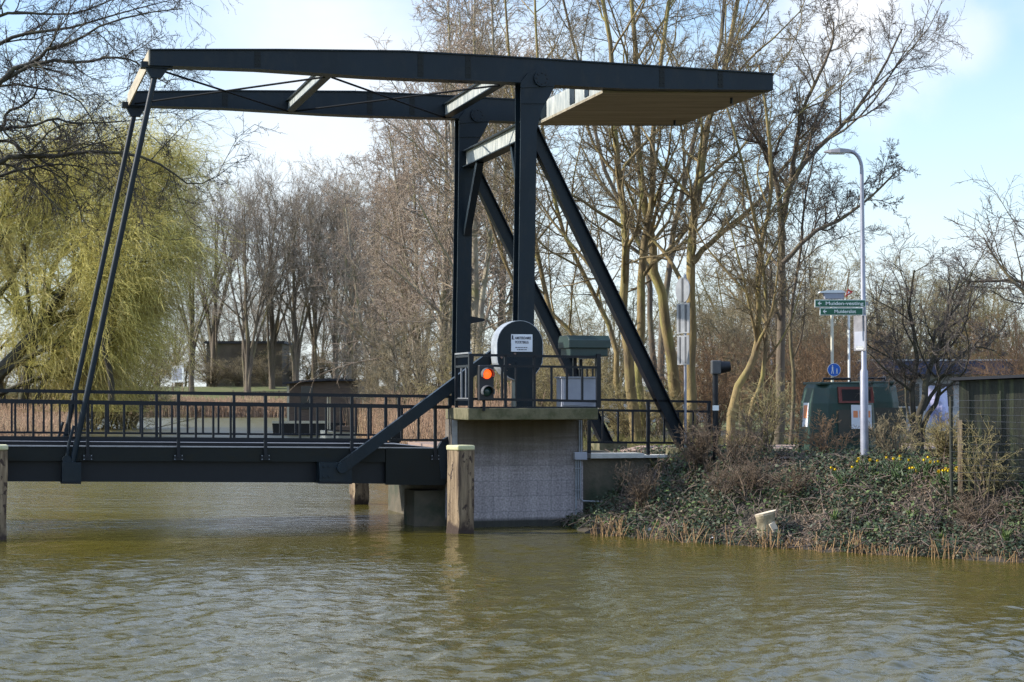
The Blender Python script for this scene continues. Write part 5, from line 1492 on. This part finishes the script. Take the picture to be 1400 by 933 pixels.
stuff('weeds', [leaves(xy, np.abs(g.normal(size=len(xy))) * .09 + .03, g.uniform(.025, .055, len(xy)), .7, 9)], M['weed'])
# sticks and brambles lying over the bank
xy = bank_points(3800, -.1, 4.5, seed=10); n = len(xy)
a = g.uniform(0, 6.28, n); L_ = g.uniform(.12, .75, n); z = height(xy[:, 0], xy[:, 1])
end = xy + np.stack([np.cos(a), np.sin(a)], 1) * L_[:, None] * .8
mid_ = (xy + end) / 2
P_ = np.stack([np.c_[xy, z + .03], np.c_[mid_, np.maximum(height(mid_[:, 0], mid_[:, 1]), .02) + g.uniform(.03, .20, n)], np.c_[end, np.maximum(height(end[:, 0], end[:, 1]), .0) + g.uniform(.02, .22, n)]], 1)
stuff('brushwood', [tubes(P_, np.repeat(g.uniform(.004, .010, n)[:, None], 3, 1), 4)], M['stick'])
# grass and stalks on the flat top of the bank
xy = bank_points(16000, 1.8, 14, 1.5, 20, 28, 50, seed=12); n = len(xy)
lu_ = (xy[:, 0] - OX) * CA + (xy[:, 1] - OY) * SA; lw_ = -(xy[:, 0] - OX) * SA + (xy[:, 1] - OY) * CA
keep = ~((lw_ > .3) & (lw_ < 4.9)); xy = xy[keep]; n = len(xy)
stuff('dry_grass', [blades(xy, height(xy[:, 0], xy[:, 1]), g.uniform(.05, .30, n) * np.where(xy[:, 1] < 35.8, .45, 1), g.uniform(.004, .007, n), .45, 3, 3, 13)], mat('dry_grass_blades', (.20, .17, .06), (.11, .12, .035), 1.3, .9))
# cut reed stubble along the waterline
xy = bank_points(1900, -.34, .22, 1.5, 12, 27, 35, seed=14)
xy = xy[(rng.random(len(xy)) < .22 + .3 * patchy(xy, 0.1, 1.6, 2) + .12 * (xy[:, 0] > 5))]; n = len(xy)
stuff('reed_stubble', [blades(xy, np.full(n, -.15), g.uniform(.2, .48, n) * (.75 + .4 * (wob(xy[:, 0] * 2, xy[:, 1]) > .2)), g.uniform(.006, .013, n), .22, 4, 3, 15)], M['stubble'])

# daffodils
def daffodils(px, py, label, n, seed, d):
    x, y, _ = P(px, py, d); r = random.Random(seed)
    e = thing('daffodil_clump', label, 'flowers', (x, y, H(x, y)), 0, 'daffodil clumps under the small tree')
    lf = MB(); fl = MB()
    for k in range(n * 4):
        a = r.uniform(0, 6.28); s = r.uniform(0, .22); h = r.uniform(.14, .30); o = (s * math.cos(a), s * math.sin(a))
        q = r.uniform(0, 6.28); w = .011
        t = (o[0] + .12 * math.cos(a + r.uniform(-1, 1)), o[1] + .12 * math.sin(a))
        lf.tube([(o[0], o[1], -.02), ((o[0]*2 + t[0]) / 3, (o[1]*2 + t[1]) / 3, h * .6), (t[0], t[1], h)], [w, w * .8, .003], 4)
    for k in range(n):
        a = r.uniform(0, 6.28); s = r.uniform(.02, .27); h = r.uniform(.22, .36); c = Vector((s * math.cos(a), s * math.sin(a), h))
        ax = Vector((r.uniform(-.6, .6), -1, r.uniform(-.1, .4))).normalized()
        u_ = ax.cross(Vector((0, 0, 1))).normalized(); w_ = u_.cross(ax)
        vs_ = [c + ax * .004]
        for j in range(12):
            rr = .037 if j % 2 == 0 else .017; q = j * math.pi / 6
            vs_.append(c + (u_ * math.cos(q) + w_ * math.sin(q)) * rr)
        fl.add(vs_, [(0, 1 + j, 1 + (j + 1) % 12) for j in range(12)])
        fl.tube([c, c + ax * .035], [.013, .019], 8, False)
        fl.build('flower', M['daff'], e); fl = MB()
        lf.tube([(c.x * .6, c.y * .6, 0), tuple(c)], .005, 4)
    lf.build('leaves', M['daffleaf'], e)
for px, py, n, d, lab in ((1186, 640, 4, 32.2, 'sparse yellow daffodil clump at the lamp post foot'), (1224, 638, 6, 32.0, 'yellow daffodil clump just left of the small tree'),
                          (1237, 640, 4, 31.6, 'small yellow daffodil clump at the small tree trunk'), (1262, 639, 5, 31.6, 'yellow daffodil clump just right of the small tree trunk'),
                          (1293, 645, 11, 31.0, 'largest bright yellow daffodil clump beside the shed corner'), (1156, 652, 3, 32.0, 'few yellow daffodils low on the bank left of the lamp')):
    daffodils(px, py, lab, n, px, d)
# fresh leaf tufts
def tuft(px, py, d, label, n, h, seed):
    x, y, _ = P(px, py, d); r = random.Random(seed)
    b = MB()
    for k in range(n):
        a = r.uniform(0, 6.28); o = r.uniform(.02, .10); hh_ = h * r.uniform(.6, 1)
        b.tube([(.02 * math.cos(a), .02 * math.sin(a), -.03), (o * .6 * math.cos(a), o * .6 * math.sin(a), hh_ * .6), (o * 1.6 * math.cos(a), o * 1.6 * math.sin(a), hh_)], [.014, .016, .003], 5)
    o = b.build('leaf_tuft', M['weed']); o.location = (x, y, H(x, y)); tag(o, label, 'plant')
tuft(1141, 706, 31.0, 'bright green iris leaf tuft low on the bank', 14, .30, 1)
tuft(1245, 680, 30.4, 'small green leaf tuft in the ivy below the daffodils', 9, .2, 2)
tuft(1285, 700, 29.6, 'green weed tuft on the right part of the bank', 12, .22, 3)
tuft(1375, 715, 28.8, 'large pale green weed tuft near the right edge', 16, .3, 4)
tuft(820, 612, 36.2, 'green weed tuft on the coping beside the platform', 9, .16, 5)

# ================================================================== sky and sun
AZ = math.radians(-89); EL = math.radians(31)
S = Vector((math.sin(AZ) * math.cos(EL), math.cos(AZ) * math.cos(EL), math.sin(EL)))
sd = bpy.data.lights.new('sun', 'SUN'); sd.energy = 5.0; sd.angle = math.radians(.5); sd.color = (1.0, .93, .82)
so = bpy.data.objects.new('sun', sd); C.objects.link(so); so.rotation_euler = S.to_track_quat('Z', 'Y').to_euler()
wd_ = bpy.data.worlds.new('World'); SC.world = wd_; wd_.use_nodes = True
nt = wd_.node_tree; bg = nt.nodes['Background']
sky = nt.nodes.new('ShaderNodeTexSky'); sky.sky_type = 'NISHITA'; sky.sun_disc = False
sky.sun_elevation = EL; sky.sun_rotation = AZ; sky.air_density = 1.0; sky.dust_density = .3; sky.ozone_density = 1.5
tc = nt.nodes.new('ShaderNodeTexCoord'); mp = nt.nodes.new('ShaderNodeMapping'); mp.inputs['Scale'].default_value = (1, 1, 3.0); mp.inputs['Location'].default_value = (.35, .2, .1)
nt.links.new(tc.outputs['Generated'], mp.inputs['Vector'])
cn = nt.nodes.new('ShaderNodeTexNoise'); cn.inputs['Scale'].default_value = 3.2; cn.inputs['Detail'].default_value = 8; cn.inputs['Roughness'].default_value = .52
nt.links.new(mp.outputs['Vector'], cn.inputs['Vector'])
cr = nt.nodes.new('ShaderNodeMapRange'); cr.interpolation_type = 'SMOOTHSTEP'
cr.inputs['From Min'].default_value = .46; cr.inputs['From Max'].default_value = .72; cr.inputs['To Max'].default_value = .85
nt.links.new(cn.outputs['Fac'], cr.inputs['Value'])
mx = nt.nodes.new('ShaderNodeMix'); mx.data_type = 'RGBA'; mx.inputs['B'].default_value = (4.5, 4.65, 4.8, 1)
nt.links.new(cr.outputs['Result'], mx.inputs['Factor']); nt.links.new(sky.outputs[0], mx.inputs['A'])
sz_ = nt.nodes.new('ShaderNodeSeparateXYZ'); nt.links.new(tc.outputs['Generated'], sz_.inputs[0])
hr = nt.nodes.new('ShaderNodeMapRange'); hr.interpolation_type = 'SMOOTHSTEP'
hr.inputs['From Min'].default_value = .24; hr.inputs['From Max'].default_value = -.02; hr.inputs['To Max'].default_value = .78
nt.links.new(sz_.outputs['Z'], hr.inputs['Value'])
mh = nt.nodes.new('ShaderNodeMix'); mh.data_type = 'RGBA'; mh.inputs['B'].default_value = (3.35, 3.95, 4.5, 1)
nt.links.new(hr.outputs['Result'], mh.inputs['Factor']); nt.links.new(mx.outputs['Result'], mh.inputs['A'])
# upper sky tinted brighter and bluer, added to light the water and shade, and the white cloud above the trees at right
ur = nt.nodes.new('ShaderNodeMapRange'); ur.interpolation_type = 'SMOOTHSTEP'
ur.inputs['From Min'].default_value = .17; ur.inputs['From Max'].default_value = .42; ur.inputs['To Max'].default_value = .8
nt.links.new(sz_.outputs['Z'], ur.inputs['Value'])
mu_ = nt.nodes.new('ShaderNodeMix'); mu_.data_type = 'RGBA'; mu_.inputs['B'].default_value = (3.5, 4.6, 6.9, 1)
nt.links.new(ur.outputs['Result'], mu_.inputs['Factor']); nt.links.new(mh.outputs['Result'], mu_.inputs['A'])
last = mu_.outputs['Result']
for (cx_, cy_, rad_, amt) in ((1160, 22, .06, .95), (1325, 55, .022, .5), (430, 130, .16, .7)):
    dv = Vector(ray(cx_, cy_)).normalized()
    vd = nt.nodes.new('ShaderNodeVectorMath'); vd.operation = 'DISTANCE'; vd.inputs[1].default_value = dv
    nt.links.new(tc.outputs['Generated'], vd.inputs[0])
    c2n = nt.nodes.new('ShaderNodeTexNoise'); c2n.inputs['Scale'].default_value = 14 if rad_ < .1 else 8; c2n.inputs['Detail'].default_value = 7; c2n.inputs['Roughness'].default_value = .55
    nt.links.new(tc.outputs['Generated'], c2n.inputs['Vector'])
    sm = nt.nodes.new('ShaderNodeMath'); sm.operation = 'MULTIPLY_ADD'; sm.inputs[1].default_value = rad_ * 1.6
    nt.links.new(c2n.outputs['Fac'], sm.inputs[0]); nt.links.new(vd.outputs['Value'], sm.inputs[2])
    rg = nt.nodes.new('ShaderNodeMapRange'); rg.interpolation_type = 'SMOOTHSTEP'
    rg.inputs['From Min'].default_value = rad_ * 1.95; rg.inputs['From Max'].default_value = rad_ * .8; rg.inputs['To Max'].default_value = amt
    nt.links.new(sm.outputs[0], rg.inputs['Value'])
    mc = nt.nodes.new('ShaderNodeMix'); mc.data_type = 'RGBA'; mc.inputs['B'].default_value = (4.7, 4.75, 4.9, 1)
    nt.links.new(rg.outputs['Result'], mc.inputs['Factor']); nt.links.new(last, mc.inputs['A']); last = mc.outputs['Result']
nt.links.new(last, bg.inputs['Color']); bg.inputs['Strength'].default_value = .15

SC.render.engine = 'CYCLES'
SC.view_settings.view_transform = 'Standard'; SC.view_settings.look = 'None'
SC.view_settings.exposure = .68; SC.view_settings.gamma = 1
SC.cycles.max_bounces = 5; SC.cycles.diffuse_bounces = 2; SC.cycles.glossy_bounces = 3; SC.cycles.transmission_bounces = 2
SC.cycles.use_denoising = True
SC.cycles.denoising_prefilter = 'NONE'
SC.cycles.caustics_reflective = False; SC.cycles.caustics_refractive = False
SC.cycles.use_adaptive_sampling = True; SC.cycles.adaptive_threshold = .015
